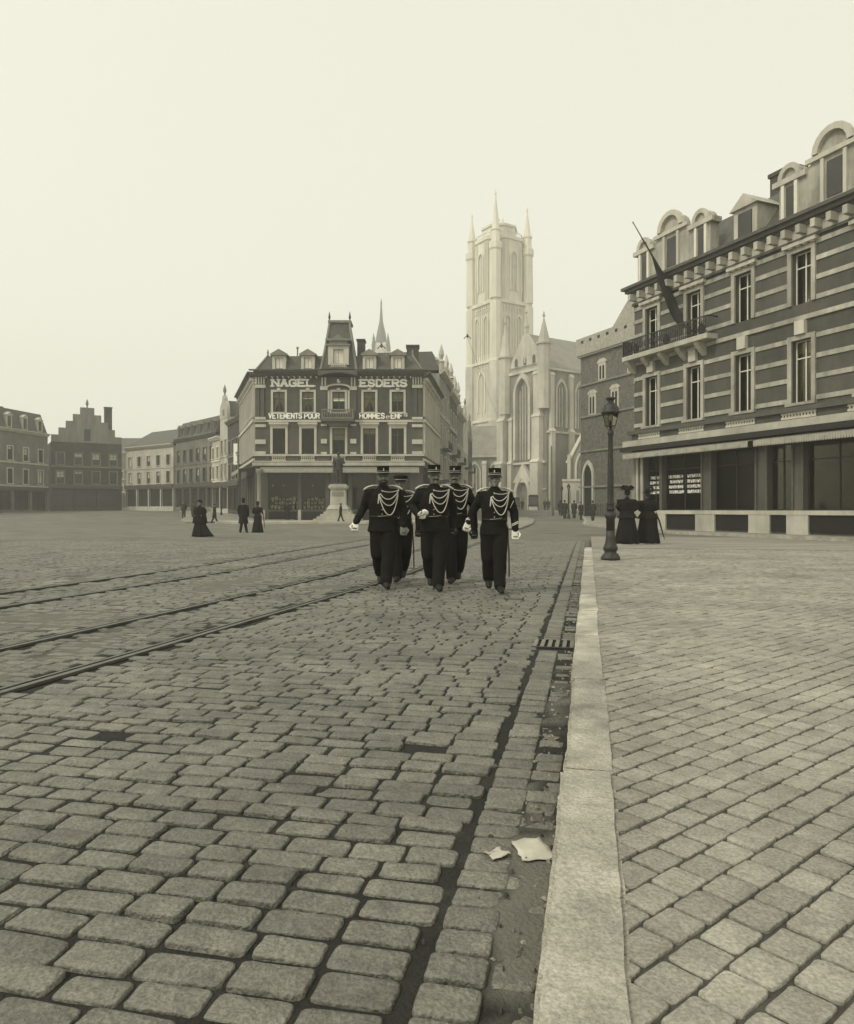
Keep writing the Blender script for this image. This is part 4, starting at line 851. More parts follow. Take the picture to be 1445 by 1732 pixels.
# ================================================================== medieval stone house
ms = thing('medieval_stone_house', 'medieval rubble stone house with pale parapet and lancet windows', 'building', (16.64, 80, gz(80)), math.atan2(KX[1], KX[0]))
ML, MD = 15.0, 12.0
mb = MB(); mb.box(0, 0, -1, ML, MD, 17.3); mb.build('wall', MT['rubble'], ms)
mb = MB(); mb.box(-.35, -.35, 17.3, ML+.35, .35, 19.15); mb.box(-.35, .351, 17.3, .35, MD+.3, 19.15); mb.build('parapet', MT['rubblep'], ms)
for k in range(10): MB().box(.6+1.45*k, -.37, 18.55, 1.0+1.45*k, -.3, 18.85).build('parapet_hole', MT['groove'], ms)
for z, pr in ((17.1, .28), (14.0, .16), (10.6, .16), (6.9, .16), (3.1, .2)): MB().box(-.12, -pr, z, ML, 0, z+.18).build('string_course', MT['stone2'], ms)
def lancets(par, c, z0, z1, w_=.3, gap=.5, m='trim'):
    mb = MB(); mb.box(c-.62, -.1, z0, c+.62, 0, z1); mb.prism([(c-.8, z1), (c+.8, z1), (c+.8, z1+.12), (c+.35, z1+.4), (c-.35, z1+.4), (c-.8, z1+.12)], -.14, 0); a = mb.build('window', MT[m], par)
    for s_ in (-1, 1):
        x = c + s_*gap*.5; pts = [(x-w_/2, z0+.1), (x-w_/2, z1-.45)] + [(x-w_/2*math.cos(R(180*k/6))*1, z1-.45 + w_*.5*math.sin(R(180*k/6))) for k in range(1, 6)] + [(x+w_/2, z1-.45), (x+w_/2, z0+.1)]
        MB().prism(pts, -.115, -.1).build('pane', MT['groove'], a)
for c, z0, z1 in ((3.9, 14.2, 16.0), (8.6, 14.2, 16.0), (2.2, 10.8, 13.0), (6.0, 10.8, 13.0), (9.8, 10.8, 13.0)): lancets(ms, c, z0, z1)
def parch(c, w_, z0, zs, n=7):
    L_ = [(c-w_/2, z0), (c-w_/2, zs)] + [(c+w_/2 + w_*math.cos(R(180-60*k/n)), zs + w_*math.sin(R(60*k/n))) for k in range(1, n+1)]
    return L_ + [(2*c-x, z) for x, z in reversed(L_[:-1])]
def gothic_window(par, c, w_, z0, zs, bars=2, m='gothic', name='window', t_=.35, out_=.4, glass='leadglass'):
    o_ = parch(c, w_+2*t_, z0, zs); i_ = parch(c, w_, z0, zs)
    g = MB().ring(o_, i_, -out_, 0).build(name, MT[m], par)
    MB().prism(i_, -.06, -.02).build('pane', MT[glass], g)
    top_ = zs + w_*.866
    for k in range(bars):
        x = c - w_/2 + w_*(k+1)/(bars+1); zt = zs + w_*.6*(1-abs(2*(k+1)/(bars+1)-1)); MB().box(x-.09, -.22, z0, x+.09, -.061, zt).build('mullion', MT[m], g)
    return g
gothic_window(ms, 1.5, 1.5, 0, 4.3, 0, 'trim', 'doorway', .25, .2, 'groove')
rfm = MB(); rfm.prism([(1.4, 17.35), (9.7, 24.4), (15, 17.35)], 1.9, MD); rfm.build('roof', MT['slatep'], ms)
mb = MB(); mb.prism([(1.0, 17.35), (9.7, 24.9), (15.4, 17.35)], 1.3, 1.9); mb.build('gable', MT['rubblep'], ms)
MB().box(7.4, 1.2, 20.4, 7.9, 1.3, 21.6).build('gable_window', MT['groove'], ms); MB().box(7.1, 1.18, 21.6, 8.2, 1.3, 21.8).build('gable_lintel', MT['stone2'], ms)
fe = thing('iron_fence', 'low iron railing along the foot of medieval stone house', 'fence', (16.4, 77.6, gz(78)+.12), math.atan2(KX[1], KX[0]))
MB().box(0, -.02, 1.0, 9, .02, 1.05).build('rail', MT['iron'], fe); MB().box(0, -.02, .25, 9, .02, .3).build('rail', MT['iron'], fe)
pm = MB().box(-.02, -.02, 0, .02, .02, 1.3).mesh('post'); pm.materials.append(MT['iron'])
for k in range(31): o = bpy.data.objects.new('post', pm); COL.objects.link(o); o.parent = fe; o.location = (.3*k, 0, 0)

# ================================================================== cathedral
TX, TD = 23.5, 145.0
ca = thing('cathedral', 'gothic cathedral transept with tall window seen through the haze', 'cathedral', (TX, TD, gz(145)), math.atan2(-.83, .55))
WT = 13.0
mb = MB(); mb.box(-WT, 0, -1, 0, 30, 28.3); mb.build('transept_wall', MT['gothicd'], ca)
mb = MB(); mb.prism([(-WT+.8, 28.3), (-.8, 28.3), (-WT/2, 36.0)], .8, 30); mb.build('roof', MT['slatep'], ca)
mb = MB(); mb.prism([(-WT+.4, 28.3), (-.4, 28.3), (-WT/2, 36.6)], .1, .8); mb.build('gable', MT['gothic'], ca)
for k in (-9.2, -6.5, -3.8): MB().prism(parch(k, .8, 29.3, 30.6), -.02, .1).build('gable_window', MT['farglass'], ca)
gothic_window(ca, -6.5, 4.0, 10.2, 23.4, 4, 'gothic', 'great_window', .6, .9)
gothic_window(ca, -6.3, 3.4, 0, 3.4, 0, 'gothic', 'portal', .8, 1.0)
mb = MB(); mb.prism([(-9.2, 5.6), (-3.4, 5.6), (-6.3, 9.4)], -.9, -.1); mb.build('portal_gable', MT['gothic'], ca)
mb = MB(); mb.box(-WT, -.5, 9.3, 0, 0, 9.7); mb.box(-WT, -.4, 27.9, 0, 0, 28.3); mb.box(-WT, -.3, 4.0, -9.4, 0, 4.3); mb.box(-3.3, -.3, 4.0, 0, 0, 4.3); mb.build('string_course', MT['gothic'], ca)
balustrade(ca, -WT, 0, 28.32, 1.1, -.2, 'gothic', .5, .3, 'parapet')
def buttress(par, x0, x1, out_, zs, m='gothic'):
    mb = MB(); z0 = -1
    for i, z in enumerate(zs):
        o_ = out_*(1 - .25*i); mb.box(x0+.06*i, -o_, z0, x1-.06*i, .0, z); mb.hull([(x0-.1, -o_-.15, z), (x1+.1, -o_-.15, z), (x1+.1, 0, z), (x0-.1, 0, z)], [(x0, -o_*.72, z+.7), (x1, -o_*.72, z+.7), (x1, 0, z+.7), (x0, 0, z+.7)]); z0 = z
    mb.build('buttress', MT[m], par)
buttress(ca, -WT-.6, -WT+1.5, 2.2, (9.5, 18.5, 27.0)); buttress(ca, -3.2, -.9, 1.6, (9.5, 18.5, 27.0)); buttress(ca, -10.9, -9.7, 1.0, (9.5, 18.5))
def turret(par, x, y, r, z0, zs, zt, m='gothic', seg=8):
    mb = MB(); mb.lathe([(r, z0), (r, zs), (r*1.25, zs+.2), (r*1.25, zs+.6), (r*.95, zs+.7), (.08, zt)], seg, (x, y, 0)); mb.lathe([(.1, zt), (.3, zt+.3), (.05, zt+1.2)], 6, (x, y, 0)); mb.build('turret', MT[m], par)
turret(ca, -WT+.6, -.2, 1.35, 20, 31.6, 39.0); turret(ca, -.7, -.1, 1.25, 20, 32.5, 38.0)
turret(ca, -WT/2, .4, .5, 30, 37, 40)
# choir side seen to the right of the corner
FRAME[0] = frame_of(0, 0, 0, 1)
for i, c in enumerate((3.6, 8.8, 14.0, 19.2, 24.4)): gothic_window(ca, c, 2.4, 16.4, 23.4, 2, 'gothic', 'clerestory_window', .35, .5); buttress(ca, c-3.1, c-2.1, .9, (15.5, 26.5))
mb = MB(); mb.box(0, -.5, 15.2, 30, 0, 15.6); mb.box(0, -.5, 27.6, 30, 0, 28.1); mb.build('string_course', MT['gothic'], ca)
FRAME[0] = ID
# side chapel with white-coped gable
ch = thing('side_chapel', 'small chapel with white coped gable and cross beside the cathedral', 'chapel', (TX+3.2, TD-4.5, gz(140)), math.atan2(-.45, .89))
mb = MB(); mb.box(0, 0, -1, 8, 9, 9.0); mb.build('wall', MT['gothicd'], ch)
mb = MB(); mb.prism([(0, 9), (8, 9), (4, 16)], .2, 9); mb.build('roof', MT['slatep'], ch); mb = MB(); mb.prism([(-.1, 9), (8.1, 9), (4, 16.2)], -.05, .2); mb.build('gable', MT['gothicd'], ch)
mb = MB(); mb.ring([(-.3, 9), (4, 16.9), (8.3, 9)], [(.4, 9), (4, 15.9), (7.6, 9)], -.4, .25); cp = mb.build('coping', MT['paint'], ch)
mb = MB(); mb.box(3.8, -.2, 16.5, 4.2, .1, 19.6); mb.box(3.2, -.19, 18.2, 4.8, .09, 18.6); mb.build('cross', MT['paint'], ch)
gothic_window(ch, 4, 4.2, 1.5, 8.0, 3, 'gothic', 'window', .4, .4); MB().box(0, -.3, .9, 8, 0, 1.3).build('string_course', MT['trim'], ch)
for x in (.2, 7.2): MB().box(x, -.8, -1, x+.6, 0, 10.5).build('buttress', MT['gothic'], ch)
low = thing('low_annex', 'low stone annex in front of the side chapel', 'annex', (TX+1.0, TD-11.5, gz(135)), math.atan2(-.3, .95))
MB().box(0, 0, -1, 10, 4, 5.2).build('wall', MT['gothic'], low); MB().box(-.1, -.2, 5.2, 10.1, 4.1, 5.6).build('coping', MT['trim'], low)
for k in range(6): gothic_window(low, 1.2+1.5*k, .55, 1.2, 3.2, 0, 'stone', 'window', .12, .12)
# aisle between tower and transept
na = thing('cathedral_aisle', 'low cathedral aisle with sloping slate roof below the gothic tower', 'cathedral', (xat(783, 178), 178, gz(150)), math.atan2(-.28, .96))
MB().box(0, 0, -1, 17, 9, 13).build('wall', MT['gothicd'], na); mb = MB(); mb.hull([(-.3, -.5, 13), (17.3, -.5, 13), (17.3, 9, 13), (-.3, 9, 13)], [(-.3, 8, 21), (17.3, 8, 21), (17.3, 9, 21), (-.3, 9, 21)]); mb.build('roof', MT['gothicd'], na)
MB().box(-.3, -.6, 12.6, 17.3, 0, 13).build('cornice', MT['gothic'], na)
for c in (3, 8, 13): gothic_window(na, c, 2.4, 4.0, 9.0, 2); buttress(na, c-3.0, c-2.0, 1.2, (11.0,))
mb = MB(); mb.lathe([(2.0, -1), (2.0, 33), (2.4, 33.4), (2.4, 34), (1.9, 34.1), (.1, 41)], 8, (12.0, 10.5, 0)); mb.build('stair_turret', MT['gothic'], na)
# tower
TT = 223.0
tw = thing('cathedral_tower', 'tall gothic tower with four corner pinnacles fading into haze', 'tower', (xat(845, TT), TT, gz(223)), 0)
RD, PH = 8.9, R(13)
crn = [(RD*math.cos(a), RD*math.sin(a)) for a in [R(-90)-PH + R(90)*k for k in range(4)]]      # front, right, back, left
def poly(s, k=1.0): return [(x*s, y*s) for x, y in crn]
MB().prismz(poly(1.02), -1, 43.5).build('lower_shaft', MT['gothic'], tw); MB().prismz(poly(1.0), 43.5, 61).build('shaft', MT['hazed_stone'], tw)  # darker stone below, paler above: graded haze painted in stone tones
mb = MB(); mb.prismz(poly(1.10), 60.6, 61.6); mb.prismz(poly(1.10), 43.2, 44.0); mb.prismz(poly(1.1), 26, 26.8); mb.build('cornice', MT['hazed_stone'], tw)
octr = 7.2; oc = [(octr*math.cos(R(22.5+45*k)-PH), octr*math.sin(R(22.5+45*k)-PH)) for k in range(8)]
oc = [(octr*math.cos(R(22.5+45*k+45)-PH), octr*math.sin(R(22.5+45*k+45)-PH)) for k in range(8)]
mb = MB(); mb.prismz(oc, 61.6, 79.5); mb.prismz([(x*1.06, y*1.06) for x, y in oc], 79.5, 80.4); mb.prismz([(x*.72, y*.72) for x, y in oc], 80.4, 84.6); mb.prismz([(x*.78, y*.78) for x, y in oc], 84.0, 84.6); mb.build('octagon', MT['hazed_stone'], tw)
MB().lathe([(4.6, 84.6), (3.4, 85.6), (.3, 86.2), (.15, 88.0)], 8).build('cap', MT['hazed_stone'], tw)
tops = [91.5, 89.0, 90.0, 88.5]
for (x, y), zt in zip(crn, tops):
    mb = MB(); mb.lathe([(1.75, 61.6), (1.6, 75.5), (1.95, 76), (1.95, 77.8), (1.3, 78), (1.25, 81.2), (1.5, 81.3), (1.5, 81.7), (1.15, 81.8), (.12, zt)], 8, (x*.94, y*.94, 0)); mb.lathe([(.1, zt), (.3, zt+.4), (.05, zt+1.6)], 6, (x*.94, y*.94, 0)); mb.build('pinnacle', MT['hazed_stone'], tw)
    MB().lathe([(2.1, -1), (2.1, 26), (1.9, 26.5), (1.9, 43.3)], 8, (x*.95, y*.95, 0)).build('lower_buttress', MT['gothic'], tw); MB().lathe([(1.9, 43.3), (1.7, 44), (1.7, 60.5)], 8, (x*.95, y*.95, 0)).build('corner_buttress', MT['hazed_stone'], tw)
for i in range(4):
    a, b = crn[i], crn[(i+1) % 4]; ln = math.hypot(b[0]-a[0], b[1]-a[1]); FRAME[0] = frame_of(a[0], a[1], b[0]-a[0], b[1]-a[1])
    if i in (0, 3):
        for c in (.33, .67): gothic_window(tw, ln*c, 1.9, 46, 55.5, 1, 'hazed_stone', 'belfry_window', .35, .5, 'hazed_louvre')
        gothic_window(tw, ln*.5, 3.2, 29, 38, 2, 'hazed_stone', 'window', .4, .5, 'hazed_louvre')
        for st_ in ((2.2, ln-2.2, 44.2, 60.4, 9), (2.4, ln-2.4, 27, 43, 7)):
            for k in range(st_[4]):
                x = st_[0] + (st_[1]-st_[0])*k/(st_[4]-1); MB().box(x-.12, -.28, st_[2], x+.12, 0, st_[3]).build('rib', MT['hazed_stone'], tw)
        for z in (41.5, 58.5): balustrade(tw, 2, ln-2, z, 1.0, -.15, 'hazed_stone', .6, .3, 'tracery')
for i in range(8):
    a, b = oc[i], oc[(i+1) % 8]; ln = math.hypot(b[0]-a[0], b[1]-a[1]); FRAME[0] = frame_of(a[0], a[1], b[0]-a[0], b[1]-a[1])
    if (a[1]+b[1]) < 3: 
        for k in (.02, .16, .84, .98): MB().box(ln*k-.14, -.35, 61.6, ln*k+.14, 0, 79).build('rib', MT['hazed_stone'], tw)
        balustrade(tw, .3, ln-.3, 80.4, 1.3, -.05, 'hazed_stone', .45, .25, 'parapet')
        gothic_window(tw, ln/2, 2.3, 64.5, 74.0, 1, 'hazed_stone', 'octagon_window', .35, .5, 'hazed_louvre'); pass
FRAME[0] = ID
# far spire behind the roofs
sp = thing('distant_spire', 'slender pale spire rising behind the shop roof', 'spire', (xat(645, 380), 380, 1.1))
MB().lathe([(7, -1), (7, 70), (7.6, 70.5), (7.4, 80), (6.2, 80.5), (5.6, 84), (2.9, 86)], 4, rot=R(45)).build('shaft', MT['gothic'], sp); MB().lathe([(3.2, 84), (2.4, 90), (.9, 97), (.3, 106)], 8).build('needle', MT['slate'], sp); MB().lathe([(.2, 105), (.5, 106), (.1, 108.5)], 6).build('vane', MT['slate'], sp)
for k in range(4): MB().lathe([(1.0, 80), (1.0, 84), (.1, 90)], 6, (5.2*math.cos(R(45+90*k)), 5.2*math.sin(R(45+90*k)), 0)).build('pinnacle', MT['slate'], sp)
# roofs that fill the gaps on the skyline behind the square
for i, (px0, px1, D, H, lab) in enumerate(((250, 330, 150, 11, 'distant grey roofed house behind the left terrace'), (150, 260, 165, 13, 'distant pale house behind the pale terrace'), (1120, 1330, 125, 12, 'house half hidden behind the banded building'))):
    house('background_house', lab, (xat(px0, D), D), (1, 0), (px1-px0)*D/FPX, 10, H, 5, [(4.5, 6.2), (7.5, 9.2)], 'wallm', 'trim', 'pitched', 3.5, group='houses in the far background')
# ================================================================== street lamp
def gas_lamp(label, loc, scale=1.0, group=None):
    t = thing('street_lamp', label, 'street lamp', loc, 0, group, scale)
    MB().lathe([(.215, 0), (.225, .04), (.20, .09), (.165, .14), (.13, .17), (.155, .22), (.17, .25), (.155, .30), (.125, .38), (.105, .50), (.098, .66)], 10).build('base', MT['iron'], t, True)
    MB().lathe([(.098, .66), (.10, .93), (.125, .96), (.13, 1.03), (.10, 1.06), (.085, 1.1)], 10).build('pedestal', MT['iron'], t, True)
    MB().lathe([(.085, 1.1), (.095, 1.14), (.078, 1.2), (.088, 1.26), (.072, 1.32), (.075, 1.5), (.068, 2.0), (.058, 2.52), (.05, 2.78), (.07, 2.82), (.075, 2.88), (.04, 2.94)], 12).build('shaft', MT['iron'], t, True)
    for z in (1.13, 1.25): MB().lathe([(.1, z), (.11, z+.015), (.1, z+.03)], 12).build('collar', MT['iron'], t, True)
    ln = MB()
    for k in range(4):
        a = R(45+90*k+14); c, s_ = math.cos(a), math.sin(a); ln.tube([(.03*c, .03*s_, 2.9), (.085*c, .085*s_, 2.99), (.11*c, .11*s_, 3.02), (.185*c, .185*s_, 3.32)], .010, 6)
    for z, r in ((3.02, .11), (3.32, .185)):
        P = [(r*math.cos(R(45+90*k+14)), r*math.sin(R(45+90*k+14)), z) for k in range(5)]; ln.tube(P, .010, 5, False)
    ln.build('lantern_frame', MT['iron'], t)
    gl = MB(); gl.lathe([(.105, 3.03), (.178, 3.31)], 4, rot=R(45+14)); gl.f = [f for f in gl.f if len(f) == 4][:4]; gl.build('glass', MT['glass'], t, fix=False)
    MB().lathe([(.025, 2.94), (.025, 3.1), (.012, 3.12), (.012, 3.2)], 8).build('burner', MT['iron'], t); MB().lathe([(.02, 3.12), (.04, 3.16), (.035, 3.24), (.02, 3.26)], 8, (-.035, 0, 0)).build('mantle', MT['paint'], t, True)
    MB().lathe([(.215, 3.30), (.22, 3.33), (.20, 3.345), (.185, 3.42), (.14, 3.50), (.075, 3.545), (.06, 3.56), (.075, 3.6), (.115, 3.64), (.10, 3.66), (.02, 3.665)], 12).build('hood', MT['iron'], t, True)
    return t
LS = .955
gas_lamp('tall cast iron gas lamp on the pavement beside the kerb', onground(1033, 947, .118), LS)
g = onground(962, 877, .12)
for i, (px, py, h, lab) in enumerate(((962, 877, 3.5, 'small gas lamp at the kerb corner before the cathedral'), (950.5, 872, 3.4, 'gas lamp nearest the side chapel'), (374.5, 873, 3.3, 'gas lamp on the street corner left of the shop'), (1000, 879, 0, ''))):
    if h: gas_lamp(lab, onground(px, py), h/3.66, 'gas lamps in the distance')
pl = thing('tall_pole', 'tall thin pole standing before the cathedral', 'pole', onground(933, 869)); pz = at(933, 755, pl.location.y).z - pl.location.z
MB().tube([(0, 0, 0), (0, 0, pz*.5), (0, 0, pz)], [.16, .12, .08], 8).build('mast', MT['stone2'], pl); MB().lathe([(.3, 0), (.3, .6), (.2, 1.0)], 8).build('foot', MT['stone2'], pl)
# hanging arc lamps on wires
def wire(mb, a, b, sag, r=.02, n=14):
    a, b = Vector(a), Vector(b); mb.tube([a.lerp(b, k/n) - Vector((0, 0, sag*4*(k/n)*(1-k/n))) for k in range(n+1)], r, 5)
for i, (px, py, D, lab) in enumerate(((791, 569, 95, 'black wire hanger in the sky beside the cathedral tower'), (645.5, 585.5, 85, 'black wire hanger above the lettered shop roof'))):
    p = at(px, py, D); t = thing('wire_hanger', lab, 'wire hanger', tuple(p), 0, 'hangers on the overhead wires')
    mb = MB(); mb.lathe([(.03, .35), (.1, .25), (.16, .05), (.1, -.1), (.03, -.2)], 8); mb.tube([(-.45, 0, -.28), (-.2, 0, -.02), (0, 0, .15), (.2, 0, -.02), (.45, 0, -.28)], .05, 6); mb.build('insulator', MT['dark'], t)
    mb = MB(); wire(mb, (0, 0, 0), (at(840, 700, 140) - p) if i == 0 else (at(680, 640, 72) - p), 0.2, .018); mb.build('wire', MT['stone2'], t)

# ================================================================== statue
sx = onground(573, 883.5, .235); st_ = thing('bronze_statue', 'dark bronze statue of a standing man on a stepped stone pedestal', 'statue', (xat(573, 63.5), 63.5, .235))
for k in range(5): MB().box(-1.95+.26*k, -1.6+.2*k, .20*k, 1.95-.26*k, 1.6-.2*k, .20*(k+1)-.003).build('step', MT['stone'], st_)
MB().frus((-.95, -.85, .95, .85, 1.0), (-.72, -.65, .72, .65, 1.35)).build('pedestal_foot', MT['stone'], st_)
MB().frus((-.68, -.6, .68, .6, 1.35), (-.62, -.55, .62, .55, 2.72)).build('pedestal', MT['stone'], st_)
MB().box(-.5, -.62, 2.15, .5, -.56, 2.5).build('tablet', MT['stone2'], st_)
mb = MB(); mb.box(-.72, -.65, 2.72, .72, .65, 2.84); mb.box(-.8, -.72, 2.84, .8, .72, 3.02); mb.box(-.7, -.62, 3.02, .7, .62, 3.15); mb.build('capstone', MT['stone'], st_)
mb = MB(); B = 3.15
mb.ell([(0, 0, B, .42, .36), (0, 0, B+.12, .42, .36)], 14)
for s_ in (-1, 1): mb.tube([(.15*s_, -.02, B+.1), (.15*s_, 0, B+.75), (.13*s_, 0, B+1.4)], [.11, .13, .17], 10); mb.tube([(.15*s_, -.25, B+.15), (.15*s_, 0, B+.17)], .08, 8)
mb.ell([(0, 0, B+1.25, .30, .22), (0, .0, B+1.55, .27, .19), (0, 0, B+1.85, .32, .22), (0, 0, B+2.15, .36, .22), (0, 0, B+2.28, .2, .14), (0, 0, B+2.38, .09, .09), (0, 0, B+2.45, .09, .09)], 16)
mb.ball((0, -.02, B+2.62, ), .14, .17, .19); mb.tube([(-.34, 0, B+2.15), (-.44, .02, B+1.75), (-.36, -.22, B+1.45)], [.12, .1, .08], 8); mb.tube([(.34, 0, B+2.15), (.46, .0, B+1.8), (.34, -.28, B+1.75)], [.12, .1, .08], 8)
mb.ell([(-.18, .16, B+.1, .42, .16), (-.12, .16, B+.8, .42, .17), (-.05, .14, B+1.6, .42, .17), (0, .1, B+2.2, .38, .14)], 16); mb.box(-.62, -.12, B+.1, -.3, .2, B+1.0); mb.tube([(.34, -.3, B+1.75), (.36, -.32, B+2.05)], .09, 6)
me = remesh(mb, 'figure', .03, 3, .025, 5); link('figure', me, MT['bronze'], st_, True)

# ================================================================== people
def hand(mb, wr, d, side, curl=.9, s=1.0):
    """palm, four curled fingers and a thumb; d points from wrist to knuckles, side is +1/-1 for the thumb"""
    d = Vector(d).normalized(); ref = Vector((0, -1, 0)) if abs(d.y) < .8 else Vector((0, 0, 1))
    a = d.cross(ref).normalized()*side; nrm = a.cross(d).normalized()*side     # a: across the palm, nrm: palm side
    W_ = Vector(wr)
    mb.tube([W_ - d*.02*s, W_ + d*.03*s, W_ + d*.085*s], [(.034*s, .022*s), (.044*s, .02*s), (.046*s, .018*s)], 10)
    for i, ln in enumerate((.072, .08, .075, .06)):
        p = W_ + d*.085*s + a*(.032 - .0215*i)*s; pts = [p]; ang = 0
        for seg in (.42, .32, .26):
            ang += curl*(.55 if seg > .4 else .95); dv = d*math.cos(ang) + nrm*math.sin(ang); p = p + dv*ln*seg*s; pts.append(p)
        mb.tube(pts, [.0105*s, .010*s, .0095*s, .0085*s], 7)
    p = W_ + d*.03*s + a*.036*s; mb.tube([p, p + (a*.6 + d*.7 + nrm*.35).normalized()*.035*s, p + (a*.1 + d*.85 + nrm*.6).normalized()*.066*s], [.013*s, .012*s, .0095*s], 7)
def skull(mb, c, yaw=0.0, s=1.0):
    n0 = len(mb.v)
    mb.ball((0, .012*s, .02*s), .076*s, .096*s, .108*s, 16, 10); mb.ell([(0, -.022*s, -.118*s, .03*s, .03*s), (0, -.02*s, -.10*s, .05*s, .06*s), (0, -.012*s, -.06*s, .064*s, .078*s), (0, -.005*s, 0, .072*s, .088*s)], 14)
    mb.tube([(0, -.088*s, .012*s), (0, -.104*s, -.02*s), (0, -.112*s, -.036*s)], [.010*s, .013*s, .016*s], 7); mb.tube([(-.035*s, -.083*s, .022*s), (.035*s, -.083*s, .022*s)], .013*s, 7)
    mb.tube([(-.022*s, -.090*s, -.070*s), (.022*s, -.090*s, -.070*s)], .009*s, 6); mb.ball((0, -.082*s, -.098*s), .022*s, .02*s, .02*s, 8, 6)
    for q in (-1, 1): mb.ball((q*.078*s, .012*s, -.012*s), .012*s, .022*s, .032*s, 8, 6); mb.ball((q*.042*s, -.066*s, -.03*s), .024*s, .02*s, .02*s, 8, 6)
    ca_, sa_ = math.cos(yaw), math.sin(yaw)
    for i in range(n0, len(mb.v)):
        x, y, z = mb.v[i]; mb.v[i] = (c[0] + x*ca_ - y*sa_, c[1] + x*sa_ + y*ca_, c[2] + z)
def rotp(p, c, yaw): 
    ca_, sa_ = math.cos(yaw), math.sin(yaw); return (c[0] + p[0]*ca_ - p[1]*sa_, c[1] + p[0]*sa_ + p[1]*ca_, c[2] + p[2])
V3 = Vector
def mid(a, b, k, o=(0, 0, 0)): return tuple(V3(a).lerp(V3(b), k) + V3(o))
def officer(label, loc, scale, rz, armL, armR, legL, legR, headyaw=0.0, cap='kepi', gloveL='glove', gloveR='glove', lean=(0, 0), cords=True, sabre=True, chevron=False, width=1.0, cuff=False, tache=True, beard=False, cs=1.0):
    """figure faces -y; L/R are the picture's left and right. arm = (elbow, wrist, hand direction); leg = (knee, ankle, toe)"""
    t = thing('person', label, 'person', loc, rz, 'uniformed officers marching abreast', scale)
    lx, ly = lean; sh = {-1: (-.19*width+lx, ly, 1.425), 1: (.19*width+lx, ly, 1.425)}; hc = (lx*1.15, ly-.025, 1.668); hp = {-1: (-.092, 0, .95), 1: (.092, 0, .95)}
    arms = {-1: armL, 1: armR}; legs = {-1: legL, 1: legR}
    # body, one continuous surface
    mb = MB(); skull(mb, hc, headyaw)
    mb.tube([(lx*1.1, ly, 1.60), (lx, ly+.01, 1.45)], [.055, .062], 12)
    mb.ell([(0, 0, .90, .13, .10), (lx*.5, ly*.5, 1.12, .13, .09), (lx, ly, 1.38, .16, .105), (lx, ly, 1.47, .12, .08)], 16)
    for s_ in (-1, 1):
        e, wv, hd_ = arms[s_]; mb.tube([sh[s_], mid(sh[s_], e, .5), e, mid(e, wv, .5), wv], [.05, .045, .036, .034, .026], 10); hand(mb, wv, hd_, -s_, .9, .9)
        k, an, to = legs[s_]; mb.tube([hp[s_], mid(hp[s_], k, .5), k, mid(k, an, .45), an], [.075, .07, .05, .05, .035], 10); mb.tube([an, mid(an, to, .5), to], [.035, .034, .025], 8)
    link('body', remesh(mb, 'body', .0085, 2), MT['skin'], t, True)
    # tunic
    mb = MB(); wd = width
    mb.ell([(0, .0, .845, .215*wd, .165), (0, 0, .93, .20*wd, .15), (lx*.5, ly*.5, 1.06, .186*wd, .145), (lx*.6, ly*.6, 1.16, .190*wd, .148), (lx, ly-.015, 1.30, .205*wd, .145), (lx, ly-.005, 1.40, .205*wd, .13), (lx, ly, 1.465, .155*wd, .098), (lx, ly, 1.51, .088, .080), (lx*1.05, ly, 1.555, .066, .066)], 24)
    for s_ in (-1, 1):
        e, wv, hd_ = arms[s_]; mb.tube([(sh[s_][0]-s_*.05, sh[s_][1], sh[s_][2]-.005), sh[s_], mid(sh[s_], e, .5), e, mid(e, wv, .5), mid(e, wv, .97)], [.080, .082, .074, .066, .058, .052], 14)
    link('tunic', remesh(mb, 'tunic', .012, 3, .0065, 11), MT['cloth'], t, True)
    mb = MB(); mb.ell([(0, 0, .80, .165*wd, .12), (0, 0, .95, .17*wd, .13), (0, 0, 1.0, .16, .12)], 18)
    for s_ in (-1, 1):
        k, an, to = legs[s_]; mb.tube([hp[s_], mid(hp[s_], k, .5), k, mid(k, an, .5), mid(k, an, .96)], [.122, .118, .102, .094, .088], 14)
    link('trousers', remesh(mb, 'trousers', .013, 3, .011, 8), MT['cloth'], t, True)
    for s_ in (-1, 1):
        k, an, to = legs[s_]; mb = MB(); mb.tube([mid(k, an, .9), an, mid(an, to, .25, (0, 0, -.01)), mid(an, to, .7), to], [.062, .062, (.056, .058), (.054, .044), (.044, .032)], 10); link('boot', remesh(mb, 'boot', .012, 2), MT['leather'], t, True)
        e, wv, hd_ = arms[s_]; gm = gloveL if s_ < 0 else gloveR
        if gm: mb = MB(); hand(mb, wv, hd_, -s_, .95, 1.28); link('glove', remesh(mb, 'glove', .007, 1), MT[gm], t, True)
        # shoulder knot
        a = V3(sh[s_]); mb = MB(); mb.ell([(0, 0, -.012, .035, .03), (0, 0, .012, .03, .026)], 10); mb.v = []; mb.f = []
        p0 = V3((lx + s_*.075, ly, 1.540)); p1 = V3((sh[s_][0]+s_*.02, sh[s_][1]-.01, 1.517)); p2 = V3((sh[s_][0]+s_*.072, sh[s_][1]-.015, 1.482))
        mb.tube([p0, p0.lerp(p1, .5) + V3((0, 0, .012)), p1, p2], [(.010, .032), (.011, .038), (.014, .050), (.014, .046)], 10); mb.build('epaulette', MT['cord'], t, True)
    # head dress
    hy = headyaw
    def place(o): o.location = hc; o.rotation_euler = (0, 0, hy); return o
